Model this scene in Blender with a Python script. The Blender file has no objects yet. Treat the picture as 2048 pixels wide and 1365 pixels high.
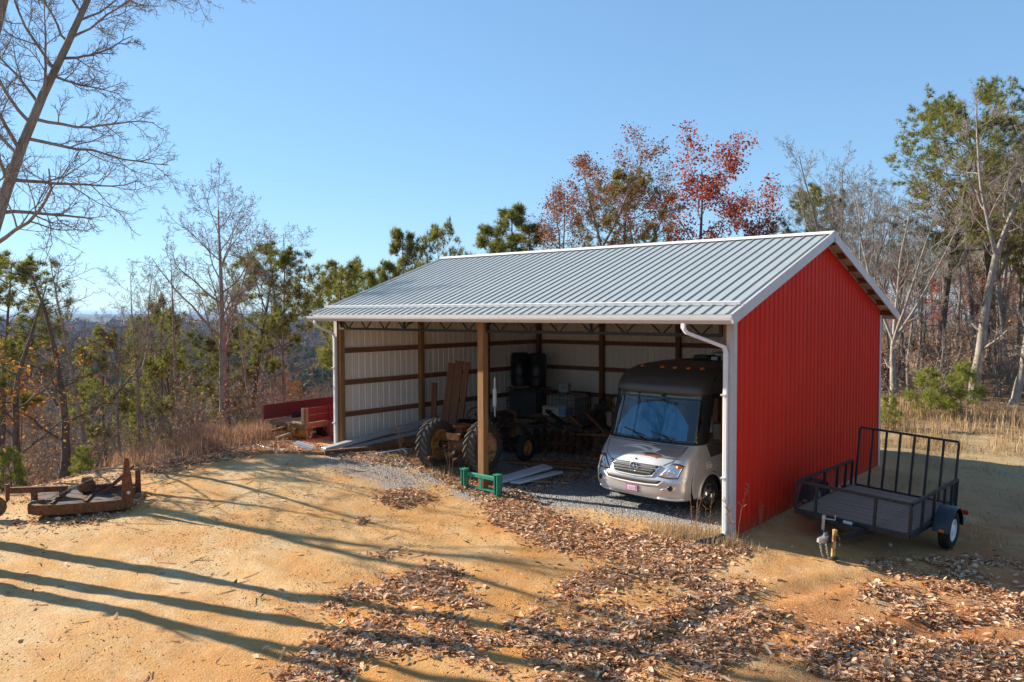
import bpy, math, random
import numpy as np
from mathutils import Vector, Matrix, Euler
SC = bpy.context.scene
COL = SC.collection
rad = math.radians
# ---------------------------------------------------------------- camera, sky, sun, exposure
cam = bpy.data.cameras.new('camera')
cam.lens, cam.sensor_width, cam.sensor_fit = 28.06, 36.0, 'HORIZONTAL'
cam.clip_start, cam.clip_end = 0.1, 40000
camo = bpy.data.objects.new('camera', cam)
COL.objects.link(camo)
CAM = Vector((6.25, -13.41, 4.107))
yaw, pit, rol = rad(-40.42), rad(2.11), rad(-0.19)
camo.matrix_world = (Matrix.Translation(CAM) @ Matrix.Rotation(-yaw, 4, 'Z') @
                     Matrix.Rotation(math.pi / 2 - pit, 4, 'X') @ Matrix.Rotation(rol, 4, 'Z'))
SC.camera = camo
SUN_EL, SHADOW_AZ = rad(24.5), rad(13.0)          # shadows run along +X, turned 13 degrees to +Y
to_sun = Vector((-math.cos(SHADOW_AZ) * math.cos(SUN_EL), -math.sin(SHADOW_AZ) * math.cos(SUN_EL), math.sin(SUN_EL)))
world = bpy.data.worlds.new('World')
SC.world = world
world.use_nodes = True
wn = world.node_tree.nodes
sky = wn.new('ShaderNodeTexSky')
sky.sky_type, sky.sun_disc = 'NISHITA', False
sky.sun_elevation = SUN_EL
sky.sun_rotation = math.atan2(to_sun.x, to_sun.y)
sky.altitude, sky.air_density, sky.dust_density, sky.ozone_density = 350, 1.0, 0.0, 6.0
wn['Background'].inputs['Strength'].default_value = 0.15
tint = wn.new('ShaderNodeMix')
tint.data_type, tint.blend_type = 'RGBA', 'MULTIPLY'
tint.inputs[0].default_value = 1.0
tint.inputs[7].default_value = (.74, .93, 1.07, 1)
soft = wn.new('ShaderNodeGamma')        # the photograph compresses the range of its sky
soft.inputs[1].default_value = 0.56
world.node_tree.links.new(sky.outputs[0], soft.inputs[0])
world.node_tree.links.new(soft.outputs[0], tint.inputs[6])
world.node_tree.links.new(tint.outputs[2], wn['Background'].inputs['Color'])
sun = bpy.data.lights.new('sun', 'SUN')
sun.energy, sun.angle, sun.color = 5.0, rad(0.53), (1.0, 0.89, 0.74)
suno = bpy.data.objects.new('sun', sun)
COL.objects.link(suno)
suno.rotation_euler = to_sun.to_track_quat('Z', 'Y').to_euler()
suno.location = (-30, -10, 30)
vs = SC.view_settings
vs.view_transform, vs.look, vs.gamma, vs.exposure = 'Standard', 'None', 1.0, 1.27
vs.use_curve_mapping = False
SC.render.engine = 'CYCLES'
SC.cycles.use_denoising = True
try:
    SC.cycles.denoiser = 'OPENIMAGEDENOISE'
except Exception:
    pass
SC.cycles.max_bounces, SC.cycles.diffuse_bounces, SC.cycles.glossy_bounces = 8, 4, 4
SC.cycles.transmission_bounces, SC.cycles.transparent_max_bounces, SC.cycles.volume_bounces = 4, 8, 1
SC.cycles.sample_clamp_indirect = 8.0

# ---------------------------------------------------------------- helpers
rng = np.random.default_rng(7)
random.seed(7)


def link(o, parent=None):
    COL.objects.link(o)
    if parent is not None:
        o.parent = parent
    return o


def tag(o, label=None, cat=None, group=None, kind=None):
    for k, v in (('label', label), ('category', cat), ('group', group), ('kind', kind)):
        if v:
            o[k] = v
    return o


def thing(name, label, cat, loc=(0, 0, 0), rot=(0, 0, 0), group=None):
    o = bpy.data.objects.new(name, None)
    o.empty_display_size = 0.2
    o.location, o.rotation_euler = loc, rot
    return tag(link(o), label, cat, group)


def put(name, me, parent=None, loc=(0, 0, 0), rot=(0, 0, 0), scale=(1, 1, 1)):
    o = bpy.data.objects.new(name, me)
    o.location, o.rotation_euler, o.scale = loc, rot, scale
    return link(o, parent)


def copy_tree(o, parent=None):
    c = o.copy()
    COL.objects.link(c)
    c.parent = parent
    for ch in list(o.children):
        copy_tree(ch, c)
    return c


def basis(d):
    d = Vector(d).normalized()
    a = Vector((0, 0, 1)) if abs(d.z) < 0.9 else Vector((1, 0, 0))
    x = d.cross(a).normalized()
    return x, d.cross(x).normalized(), d


class MB:
    """collects verts and faces, then builds one mesh"""

    def __init__(s):
        s.v, s.f, s.m = [], [], []

    def add(s, vs_, fs, mi=0, M=None):
        b = len(s.v)
        s.v += [tuple(M @ Vector(p)) for p in vs_] if M is not None else [tuple(p) for p in vs_]
        s.f += [tuple(b + i for i in f) for f in fs]
        s.m += [mi] * len(fs)
        return s

    def box(s, c, size, rot=None, mi=0, bev=0.0):
        x, y, z = (q / 2 for q in size)
        M = Matrix.Translation(c)
        if rot is not None:
            M = M @ (rot.to_4x4() if isinstance(rot, Matrix) else Euler(rot).to_matrix().to_4x4())
        if bev <= 0:
            vs_ = [(-x, -y, -z), (x, -y, -z), (x, y, -z), (-x, y, -z), (-x, -y, z), (x, -y, z), (x, y, z), (-x, y, z)]
            fs = [(3, 2, 1, 0), (4, 5, 6, 7), (0, 1, 5, 4), (1, 2, 6, 5), (2, 3, 7, 6), (3, 0, 4, 7)]
            return s.add(vs_, fs, mi, M)
        b = min(bev, x * .9, y * .9, z * .9)
        oct_ = lambda X, Y: [(-X + b, -Y), (X - b, -Y), (X, -Y + b), (X, Y - b), (X - b, Y), (-X + b, Y), (-X, Y - b), (-X, -Y + b)]
        oi = [(p[0] * (x - b) / x, p[1] * (y - b) / y) for p in oct_(x, y)]
        vs_ = [(p[0], p[1], -z) for p in oi] + [(p[0], p[1], -z + b) for p in oct_(x, y)] + \
              [(p[0], p[1], z - b) for p in oct_(x, y)] + [(p[0], p[1], z) for p in oi]
        fs = [tuple(range(7, -1, -1)), tuple(range(24, 32))]
        for k in range(3):
            for i in range(8):
                j = (i + 1) % 8
                fs.append((k * 8 + i, k * 8 + j, k * 8 + 8 + j, k * 8 + 8 + i))
        return s.add(vs_, fs, mi, M)

    def beam(s, a, b, w, h, mi=0, roll=0.0, bev=0.0):
        """a bar from a to b; w across (horizontal), h upright"""
        a, b = Vector(a), Vector(b)
        d = (b - a)
        L_ = d.length
        d.normalize()
        x = d.cross(Vector((0, 0, 1)))
        if x.length < 1e-4:
            x = Vector((1, 0, 0))
        x.normalize()
        z = x.cross(d)
        R = Matrix((x, d, z)).transposed() @ Matrix.Rotation(roll, 3, 'Y')
        return s.box((a + b) / 2, (w, L_, h), R, mi, bev)

    def tube(s, path, r, n=8, mi=0, cap=True):
        path = [Vector(p) for p in path]
        rs = r if hasattr(r, '__len__') else [r] * len(path)
        b = len(s.v)
        px = None
        for i, p in enumerate(path):
            d = path[min(i + 1, len(path) - 1)] - path[max(i - 1, 0)]
            if d.length < 1e-9:
                d = Vector((0, 0, 1))
            d.normalize()
            if px is None:
                x = basis(d)[0]
            else:
                x = px - d * px.dot(d)
                x = x.normalized() if x.length > 1e-6 else basis(d)[0]
            y = d.cross(x)
            px = x
            for k in range(n):
                a = 2 * math.pi * k / n
                q = p + (x * math.cos(a) + y * math.sin(a)) * rs[i]
                s.v.append(tuple(q))
        for i in range(len(path) - 1):
            for k in range(n):
                j = (k + 1) % n
                s.f.append((b + i * n + k, b + i * n + j, b + i * n + n + j, b + i * n + n + k))
                s.m.append(mi)
        if cap:
            s.f.append(tuple(b + k for k in range(n - 1, -1, -1)))
            s.f.append(tuple(b + (len(path) - 1) * n + k for k in range(n)))
            s.m += [mi, mi]
        return s

    def lathe(s, prof, n=24, M=None, mi=0):
        """prof: (radius, height) pairs turned about Z, ends closed when radius is 0"""
        vs_, fs = [], []
        for r, h in prof:
            for k in range(n):
                a = 2 * math.pi * k / n
                vs_.append((r * math.cos(a), r * math.sin(a), h))
        for i in range(len(prof) - 1):
            for k in range(n):
                j = (k + 1) % n
                fs.append((i * n + k, i * n + j, i * n + n + j, i * n + n + k))
        return s.add(vs_, fs, mi, M)

    def prism(s, outline, h0, h1, M=None, mi=0):
        """outline in local XY, from z h0 to h1"""
        n = len(outline)
        vs_ = [(x, y, h0) for x, y in outline] + [(x, y, h1) for x, y in outline]
        fs = [tuple(range(n - 1, -1, -1)), tuple(range(n, 2 * n))] + \
             [(i, (i + 1) % n, n + (i + 1) % n, n + i) for i in range(n)]
        return s.add(vs_, fs, mi, M)

    def mesh(s, name, mats, smooth=False, angle=None):
        me = bpy.data.meshes.new(name)
        me.from_pydata(s.v, [], s.f)
        for m in (mats if isinstance(mats, (list, tuple)) else [mats]):
            me.materials.append(m)
        me.polygons.foreach_set('material_index', s.m)
        if smooth or angle:
            me.polygons.foreach_set('use_smooth', [True] * len(s.f))
        me.update()
        if angle:
            me.set_sharp_from_angle(angle=rad(angle))
        return me

    def build(s, name, mats, parent=None, smooth=False, angle=None, loc=(0, 0, 0), rot=(0, 0, 0)):
        return put(name, s.mesh(name, mats, smooth, angle), parent, loc, rot)


def AX(loc, axis):
    """matrix taking local Z to axis at loc"""
    x, y, z = basis(axis)
    return Matrix.Translation(loc) @ Matrix((x, y, z)).transposed().to_4x4()


# ---- numpy value noise (for terrain and scatter)
_perm = rng.permutation(512)
_tab = rng.random((512, 512))


def vnoise(x, y):
    x, y = np.asarray(x, float), np.asarray(y, float)
    xi, yi = np.floor(x).astype(int), np.floor(y).astype(int)
    fx, fy = x - xi, y - yi
    fx, fy = fx * fx * (3 - 2 * fx), fy * fy * (3 - 2 * fy)
    g = lambda a, b: _tab[a % 512, b % 512]
    return (g(xi, yi) * (1 - fx) + g(xi + 1, yi) * fx) * (1 - fy) + (g(xi, yi + 1) * (1 - fx) + g(xi + 1, yi + 1) * fx) * fy


def fbm(x, y, o=4):
    t, a, n = 0, .5, 0
    for k in range(o):
        t = t + a * vnoise(x * 2 ** k + 17.3 * k, y * 2 ** k + 5.1 * k)
        n += a
        a *= .5
    return t / n


def sst(a, b, x):
    t = np.clip((np.asarray(x, float) - a) / (b - a), 0, 1)
    return t * t * (3 - 2 * t)


# ---------------------------------------------------------------- materials
def mat(name, rough=.6, metal=0.0, col=(.5, .5, .5), spec=.5):
    m = bpy.data.materials.new(name)
    m.use_nodes = True
    b = m.node_tree.nodes['Principled BSDF']
    b.inputs['Base Color'].default_value = (*col, 1)
    b.inputs['Roughness'].default_value = rough
    b.inputs['Metallic'].default_value = metal
    b.inputs['Specular IOR Level'].default_value = spec
    m.use_fake_user = False
    return m


class NT:
    def __init__(s, m):
        s.t, s.n = m.node_tree, m.node_tree.nodes
        s.b = s.n['Principled BSDF']

    def N(s, typ, **kw):
        n = s.n.new('ShaderNode' + typ)
        for k, v in kw.items():
            if k in ('operation', 'blend_type', 'data_type', 'feature', 'attribute_name', 'noise_dimensions', 'wave_type', 'bands_direction', 'distance', 'vector_type', 'clamp'):
                setattr(n, k, v)
            else:
                n.inputs[k.replace('_', ' ')].default_value = v
        return n

    def L(s, a, b):
        s.t.links.new(a, b)
        return b

    def coord(s, scale=(1, 1, 1), out='Object'):
        tc = s.n.new('ShaderNodeTexCoord')
        mp = s.n.new('ShaderNodeMapping')
        mp.inputs['Scale'].default_value = scale
        s.L(tc.outputs[out], mp.inputs['Vector'])
        return mp.outputs[0]

    def noise(s, vec, scale, detail=4, rough=.55):
        n = s.N('TexNoise', Scale=scale, Detail=detail, Roughness=rough)
        s.L(vec, n.inputs['Vector'])
        return n.outputs['Fac']

    def ramp(s, fac, stops):
        r = s.n.new('ShaderNodeValToRGB')
        e = r.color_ramp.elements
        while len(e) < len(stops):
            e.new(.5)
        for q, (p, c) in zip(e, stops):
            q.position = p
            q.color = (*c, 1) if len(c) == 3 else c
        s.L(fac, r.inputs[0])
        return r.outputs[0]

    def mix(s, fac, a, b, mode='MIX'):
        n = s.n.new('ShaderNodeMix')
        n.data_type, n.blend_type = 'RGBA', mode
        for sock, v in ((n.inputs[0], fac), (n.inputs[6], a), (n.inputs[7], b)):
            if isinstance(v, (int, float)):
                sock.default_value = v
            elif isinstance(v, tuple):
                sock.default_value = (*v, 1)
            else:
                s.L(v, sock)
        return n.outputs[2]

    def math(s, op, a, b=0.0):
        n = s.n.new('ShaderNodeMath')
        n.operation = op
        for sock, v in ((n.inputs[0], a), (n.inputs[1], b)):
            if isinstance(v, (int, float)):
                sock.default_value = v
            else:
                s.L(v, sock)
        return n.outputs[0]

    def bump(s, h, strength=.4, dist=.02):
        b = s.N('Bump', Strength=strength, Distance=dist)
        s.L(h, b.inputs['Height'])
        s.L(b.outputs[0], s.b.inputs['Normal'])

    def col(s, c):
        s.L(c, s.b.inputs['Base Color'])

    def attr(s, name):
        n = s.n.new('ShaderNodeAttribute')
        n.attribute_name = name
        return n


def painted(name, col, rough=.45, var=.25, dirt=None, metal=0., scale=3., bump=0.0, spec=.5, stretch=(1, 1, 1), damt=.35):
    """base colour with soft unevenness, grime in patches and a little relief"""
    m = mat(name, rough, metal, col, spec)
    t = NT(m)
    v = t.coord(stretch)
    a = t.noise(v, scale, 5)
    d = tuple(c * (1 - var) for c in col)
    c = t.ramp(a, [(.3, d), (.7, col)])
    if dirt:
        g = t.noise(v, scale * 2.7, 6, .7)
        c = t.mix(t.ramp(g, [(.5, (0, 0, 0)), (.72, (damt,) * 3)]), c, dirt)
    t.col(c)
    r = t.ramp(t.noise(v, scale * 5, 3), [(.3, (max(0, rough - .1),) * 3), (.7, (min(1, rough + .12),) * 3)])
    t.L(r, t.b.inputs['Roughness'])
    if bump:
        t.bump(t.noise(v, scale * 14, 4), .5, bump)
    return m


def wood(name, c1, c2, axis=0, rough=.8, scale=1.0):
    """grain runs along the given local axis"""
    m = mat(name, rough, 0, c1)
    t = NT(m)
    st = [9 * scale] * 3
    st[axis] = .6 * scale
    v = t.coord(tuple(st))
    a = t.noise(v, 2.2, 6, .65)
    g = t.noise(t.coord(tuple(q * 3 for q in st)), 3, 3)
    c = t.ramp(a, [(.3, c2), (.5, tuple((p + q) / 2 for p, q in zip(c1, c2))), (.68, c1)])
    c = t.mix(t.math('MULTIPLY', g, .35), c, tuple(q * .55 for q in c2))
    k = t.noise(t.coord((1.2, 1.2, 1.2)), 2.5, 3)
    c = t.mix(t.ramp(k, [(.45, (0, 0, 0)), (.75, (.45, .45, .45))]), c, tuple(q * .75 for q in c2))
    t.col(c)
    t.bump(a, .45, .004)
    return m


def rusty(name, paint, amount=.5, rough=.75, scale=6):
    m = mat(name, rough, 0.1, paint, .3)
    t = NT(m)
    v = t.coord()
    n = t.noise(v, scale, 7, .7)
    r = t.ramp(t.noise(v, scale * 3, 4), [(.3, (.10, .032, .012)), (.6, (.22, .085, .03)), (.8, (.32, .15, .06))])
    f = t.ramp(n, [(max(0, .62 - amount * .5), (0, 0, 0)), (min(1, .75 - amount * .45), (1, 1, 1))])
    t.col(t.mix(f, paint, r))
    t.bump(t.noise(v, scale * 8, 4), .4, .003)
    return m


M = {}
M['roof'] = painted('roof_metal', (.345, .375, .37), .5, .10, (.28, .30, .29), .0, 1.2, spec=.3, damt=.3)
M['red_plain'] = painted('red_siding', (.60, .016, .004), .5, .08, (.44, .02, .008), 0, .8, spec=.15, damt=.22)
M['red'] = mat('red_siding_weathered', .48, 0, (.6, .02, .01), .15)
_t = NT(M['red'])
_v = _t.coord()
_c = _t.ramp(_t.noise(_t.coord((.6, .6, .25)), 1.6, 5), [(.3, (.55, .017, .006)), (.55, (.64, .022, .007)), (.75, (.65, .036, .013))])
_sx = _t.n.new('ShaderNodeSeparateXYZ')
_t.L(_v, _sx.inputs[0])
_st = _t.math('ADD', _sx.outputs[2], _t.math('MULTIPLY', _t.noise(_t.coord((1, 1, .5)), 5, 6, .7), .55))
_c = _t.mix(_t.ramp(_st, [(.22, (.55, .55, .55)), (.62, (0, 0, 0))]), _c, (.30, .10, .045))
_t.col(_c)
_t.bump(_t.noise(_t.coord((1.3, 1.3, .5)), 1.5, 2), .5, .02)
M['cream'] = painted('cream_siding', (.80, .73, .63), .5, .06, (.60, .52, .42), 0, 1.0, damt=.3)
M['white_trim'] = painted('white_trim', (.56, .52, .50), .4, .10, (.40, .33, .26), 0, 2.0, damt=.3)
M['white_bright'] = painted('white_aluminium', (.80, .79, .77), .33, .06, (.6, .57, .5), .0, 2, damt=.2)
M['post_wood_z'] = wood('treated_post', (.40, .21, .075), (.22, .10, .032), 2)
M['wood_x'] = wood('brown_lumber_x', (.30, .13, .05), (.16, .065, .025), 0)
M['wood_y'] = wood('brown_lumber_y', (.30, .13, .05), (.16, .065, .025), 1)
M['wood_z'] = wood('brown_lumber_z', (.27, .12, .045), (.14, .06, .022), 2)
M['steel_black'] = painted('truss_steel', (.022, .018, .016), .6, .3, (.06, .03, .018), .1, 5)
# ---------------------------------------------------------------- terrain
FW2 = np.array([math.sin(yaw), math.cos(yaw)])


def crest_x(y):
    return -13.3 - .26 * np.clip(np.asarray(y, float) + 6, 0, 8) - .03 * np.clip(np.asarray(y, float) - 2, 0, 200) + .35 * np.clip(-np.asarray(y, float) - 8, 0, 60)


def zf(x, y, fine=True):
    x, y = np.asarray(x, float), np.asarray(y, float)
    z = -.062 * np.clip(x, 0, 6.5) * sst(-9, -3, y) * (1 - sst(6.5, 10, y) * .6)
    z = z + .42 * sst(4.5, 11.5, -x) * sst(-9, -1.5, y)
    z = z + (.05 * np.clip(y - 13, 0, 60) + .06 * np.clip(y - 24, 0, 60)) * sst(-12, 0, x)
    s = np.clip(crest_x(y) - x, 0, None)
    drop = .50 * s * s / (s + 4.5)
    drop = np.where(drop > 18, 18 + (drop - 18) * .45, drop)
    drop = np.where(drop > 26, 26 + 34 * (1 - np.exp(-(drop - 26) / 70)), drop)
    r = np.hypot(x, y)
    z = z - drop - 30 * sst(120, 500, r) * sst(-40, 40, x)
    far = sst(250, 900, r)
    hills = 34 * (fbm(x / 1500 + 3.1, y / 1500 + 8.2, 3) - .5) + 18 * (fbm(x / 420, y / 420, 2) - .5) * sst(300, 900, r)
    lift = 34 * sst(2500, 10500, r)
    z = z + far * (hills * (1 + .35 * sst(3000, 9000, r)) + lift)
    if fine:
        nr = 1 - sst(40, 90, r)
        bump = .05 * (fbm(x * .45, y * .45, 3) - .5) +   .045 * (fbm(x * 1.6, y * 1.6, 3) - .5) + .020 * (vnoise(x * 6, y * 6) - .5)
        inside = sst(-11.6, -11.2, x) * (1 - sst(-.2, .2, x)) * sst(-.3, .3, y) * (1 - sst(8.6, 9, y))
        z = z + bump * nr * (1 - .6 * inside)
        # worn wheel ruts sweeping across the yard and a wash-out beside the trailer tongue
        for (cx, cy, R_, w_, d_) in ((-4.0, -22.0, 15.2, .22, .045), (-4.0, -22.0, 17.0, .22, .045), (9.5, -4.5, 8.2, .18, .05), (9.5, -4.5, 6.5, .18, .04)):
            q = np.abs(np.hypot(x - cx, y - cy) - R_ + .25 * (fbm(x * .35, y * .35, 2) - .5))
            z = z + d_ * nr * (-np.exp(-(q / w_) ** 2) + .45 * np.exp(-((q - w_ * 1.9) / (w_ * .7)) ** 2)) * (.4 + fbm(x * .8 + 4, y * .8, 2)) * (1 - inside)
        z = z + (1 - nr) * (1 - far) * .8 * (fbm(x * .06, y * .06, 3) - .5)
    return z


def zg(x, y):
    return float(zf(np.array([x]), np.array([y]))[0])


def poly_in(px_, py_, poly):
    c = np.zeros(len(px_), bool)
    n = len(poly)
    for i in range(n):
        x1, y1 = poly[i]
        x2, y2 = poly[(i + 1) % n]
        if y1 == y2:
            continue
        k = ((y1 > py_) != (y2 > py_)) & (px_ < (x2 - x1) * (py_ - y1) / (y2 - y1) + x1)
        c ^= k
    return c


def make_ground():
    rr = np.concatenate([np.arange(2.0, 34, .13), 34 * 1.028 ** np.arange(1, 230)])
    rr = rr[rr < 15000]
    ang = np.concatenate([np.arange(-40, 40.01, .28), np.arange(43, 317.1, 3.0)])
    a = np.radians(ang) + yaw
    na, nr = len(a), len(rr)
    X = CAM.x + np.outer(rr, np.sin(a))
    Y = CAM.y + np.outer(rr, np.cos(a))
    x, y = np.append(X.ravel(), CAM.x), np.append(Y.ravel(), CAM.y)
    z = zf(x, y)
    i = np.arange(nr - 1)[:, None] * na
    k = np.arange(na)[None, :]
    k2 = (k + 1) % na
    quads = np.stack([i + k, i + k2, i + na + k2, i + na + k], -1).reshape(-1, 4)[:, ::-1]
    tri = [(nr * na, (q + 1) % na, q) for q in range(na)][::-1]
    me = bpy.data.meshes.new('ground')
    me.from_pydata(np.stack([x, y, z], 1).tolist(), [], quads.tolist() + tri)
    me.polygons.foreach_set('use_smooth', [True] * len(me.polygons))
    # material zones: red = gravel, green = woodland floor, blue = dry grass, alpha = far woods
    wob = (fbm(x * .7, y * .7, 4) - .5)
    grav = sst(-11.2, -9.5, x + wob * 3) * (1 - sst(-.9, -.1, x + wob)) * sst(-.9, .25, y + wob * 3.2 + .12 * (x + 5) * 0) * (1 - sst(8.4, 8.9, y))
    grav = np.maximum(grav, .8 * np.clip(1 - np.hypot((x + 8.6) / 1.9, (y + 1.0) / .9) + wob * 1.2, 0, .5) * 2)
    s = crest_x(y) - x
    floor_ = np.maximum(sst(-.6, 1.6, s + wob * 2.5), sst(15.5, 18.5, y + wob * 3))
    floor_ = np.maximum(floor_, sst(9, 13, x + wob * 2) * .8)
    grass = sst(8.6, 10.2, y + wob * 3) * (1 - sst(17, 21, y)) * sst(-14, -8, x)
    grass = np.maximum(grass, .75 * sst(.2, .9, x + wob) * (1 - sst(4, 6, x)) * sst(3.0, 8, y + wob * 4))
    grass = np.maximum(grass, (1 - sst(.15, 1.3, np.abs(s + .4) + wob * 1.2)) * sst(-6, -3, y))
    r = np.hypot(x, y)
    farw = sst(90, 220, r)
    ca = me.color_attributes.new('zone', 'FLOAT_COLOR', 'POINT')
    ca.data.foreach_set('color', np.clip(np.stack([grav, floor_, grass, farw], 1), 0, 1).ravel())
    warm = sst(-6.5, -1.5, x + wob * 5) * sst(-10.5, -8, y + wob * 2) * (1 - sst(-1.2, .2, y + wob))
    cw = me.attributes.new('warm', 'FLOAT', 'POINT')
    cw.data.foreach_set('value', np.clip(warm, 0, 1).astype(np.float32))
    clay = sst(.8, 3.8, x + wob * 2.5) * (1 - sst(7, 11, y + wob * 3)) * sst(-9, -4, y)
    cb = me.attributes.new('clay', 'FLOAT', 'POINT')
    cb.data.foreach_set('value', np.clip(clay, 0, 1).astype(np.float32))
    return me


def ground_material():
    m = mat('dirt_yard', .95, 0, (.4, .3, .2), .15)
    t = NT(m)
    P = t.coord()
    zone = t.attr('zone')
    sep = t.n.new('ShaderNodeSeparateColor')
    t.L(zone.outputs['Color'], sep.inputs[0])
    big = t.noise(P, .22, 5, .6)
    mid = t.noise(P, 1.1, 6, .65)
    fin = t.noise(P, 14, 5, .7)
    grit = t.noise(P, 70, 3, .7)
    dirt = t.ramp(big, [(.36, (.51, .275, .10)), (.50, (.54, .335, .145)), (.64, (.60, .44, .255))])
    dirt = t.mix(t.ramp(mid, [(.48, (0, 0, 0)), (.70, (.75, .75, .75))]), dirt, (.50, .225, .065))
    dirt = t.mix(t.ramp(t.noise(t.coord((.35, .9, 1)), 2.2, 6, .7), [(.50, (0, 0, 0)), (.72, (.6, .6, .6))]), dirt, (.62, .49, .31))
    dirt = t.mix(t.ramp(fin, [(.50, (0, 0, 0)), (.75, (.55, .55, .55))]), dirt, (.27, .165, .085))
    vo = t.N('TexVoronoi', Scale=16.0)
    t.L(P, vo.inputs['Vector'])
    spk = t.math('MULTIPLY', t.math('LESS_THAN', vo.outputs['Distance'], .17), t.ramp(mid, [(.42, (0, 0, 0)), (.6, (1, 1, 1))]))
    dirt = t.mix(t.math('MULTIPLY', spk, .55), dirt, t.mix(t.math('GREATER_THAN', grit, .5), (.20, .14, .09), (.60, .52, .42)))
    dirt = t.mix(t.math('MULTIPLY', t.attr('warm').outputs['Fac'], t.ramp(mid, [(.32, (.2, .2, .2)), (.6, (.75, .75, .75))])), dirt, (.50, .225, .06))
    dirt = t.mix(t.math('MULTIPLY', t.attr('clay').outputs['Fac'], t.ramp(mid, [(.35, (.25, .25, .25)), (.6, (.85, .85, .85))])), dirt, (.36, .13, .05))
    v2 = t.N('TexVoronoi', Scale=38.0)
    t.L(P, v2.inputs['Vector'])
    gcol = t.n.new('ShaderNodeSeparateColor')
    t.L(v2.outputs['Color'], gcol.inputs[0])
    gravel = t.ramp(gcol.outputs[0], [(.0, (.16, .165, .17)), (.5, (.30, .305, .31)), (.85, (.44, .44, .44)), (1, (.42, .34, .26))])
    gravel = t.mix(t.ramp(mid, [(.5, (0, 0, 0)), (.75, (.5, .5, .5))]), gravel, (.30, .24, .17))
    leafv = t.N('TexVoronoi', Scale=9.0)
    t.L(P, leafv.inputs['Vector'])
    lc = t.n.new('ShaderNodeSeparateColor')
    t.L(leafv.outputs['Color'], lc.inputs[0])
    floor_ = t.ramp(lc.outputs[1], [(0, (.16, .085, .05)), (.4, (.27, .15, .085)), (.75, (.36, .22, .13)), (1, (.45, .31, .2))])
    floor_ = t.mix(t.ramp(mid, [(.4, (0, 0, 0)), (.7, (.6, .6, .6))]), floor_, (.17, .10, .06))
    gr = t.ramp(t.noise(P, 22, 4, .7), [(.3, (.23, .155, .08)), (.5, (.40, .29, .155)), (.72, (.50, .39, .22))])
    gr = t.mix(t.ramp(mid, [(.5, (0, 0, 0)), (.7, (.5, .5, .5))]), gr, (.20, .18, .075))
    fv = t.N('TexVoronoi', Scale=.075)
    t.L(P, fv.inputs['Vector'])
    fc = t.n.new('ShaderNodeSeparateColor')
    t.L(fv.outputs['Color'], fc.inputs[0])
    farw = t.ramp(fc.outputs[0], [(0, (.025, .04, .02)), (.35, (.04, .055, .025)), (.5, (.08, .065, .04)), (.75, (.10, .075, .05)), (1, (.12, .055, .035))])
    c = t.mix(sep.outputs[0], dirt, gravel)
    c = t.mix(sep.outputs[2], c, gr)
    c = t.mix(sep.outputs[1], c, floor_)
    c = t.mix(zone.outputs['Alpha'], c, farw)
    t.col(c)
    h = t.math('ADD', t.math('MULTIPLY', fin, .55), t.math('MULTIPLY', grit, .3))
    h = t.math('ADD', h, t.math('MULTIPLY', t.math('SUBTRACT', .35, v2.outputs['Distance']), t.math('ADD', t.math('MULTIPLY', sep.outputs[0], .9), .16)))
    h = t.math('ADD', h, t.math('MULTIPLY', spk, .25))
    t.bump(h, .95, .045)
    return m


gm = make_ground()
gm.materials.append(ground_material())
tag(put('ground', gm), 'tan and orange dirt clearing falling away to wooded hills', None, None, 'structure')
# ---------------------------------------------------------------- the open-fronted barn
BL, BW, EV = 11.49, 8.87, 4.2
OE, OG = .57, .27
RY0, RZ0, RY1, RZ1 = -OE, 4.05, BW / 2, 5.80     # roof plane, top of sheets: eave and ridge
RS = (RZ1 - RZ0) / (RY1 - RY0)


def roof_z(y):
    y = np.asarray(y, float)
    return np.where(y <= BW / 2, RZ0 + RS * (y - RY0), RZ0 + RS * (BW - RY0 - y))


barn = thing('pole_barn', 'open-fronted pole barn with red metal side wall and ribbed grey metal roof', 'barn')


def rib_profile(width, nrib, rh, base, top, minor=True):
    """(x, height) across one sheet"""
    p = []
    st = width / nrib
    for k in range(nrib):
        c = (k + .5) * st
        p += [(c - base / 2, 0), (c - top / 2, rh), (c + top / 2, rh), (c + base / 2, 0)]
        if minor:
            for q in (.36, .64):
                e = c + st * q
                if e < width - .01:
                    p += [(e - .014, 0), (e, rh * .18), (e + .014, 0)]
    p = [(0, 0)] + p + [(width, 0)]
    return p


def sheet(prof, zb, zt, mats, flip=False):
    """sheet standing in local XZ, ribs towards -Y; zb, zt: bottom and top as functions of x"""
    mb = MB()
    n = len(prof)
    t = .004
    vo = [(x, -h, zb(x)) for x, h in prof] + [(x, -h, zt(x)) for x, h in prof]
    vi = [(x, -h + t, zb(x)) for x, h in prof] + [(x, -h + t, zt(x)) for x, h in prof]
    mb.add(vo, [(i, i + 1, n + i + 1, n + i) for i in range(n - 1)], 0)
    mb.add(vi, [(n + i, n + i + 1, i + 1, i) for i in range(n - 1)], 1)
    return mb.mesh('metal_sheet', mats)


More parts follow.
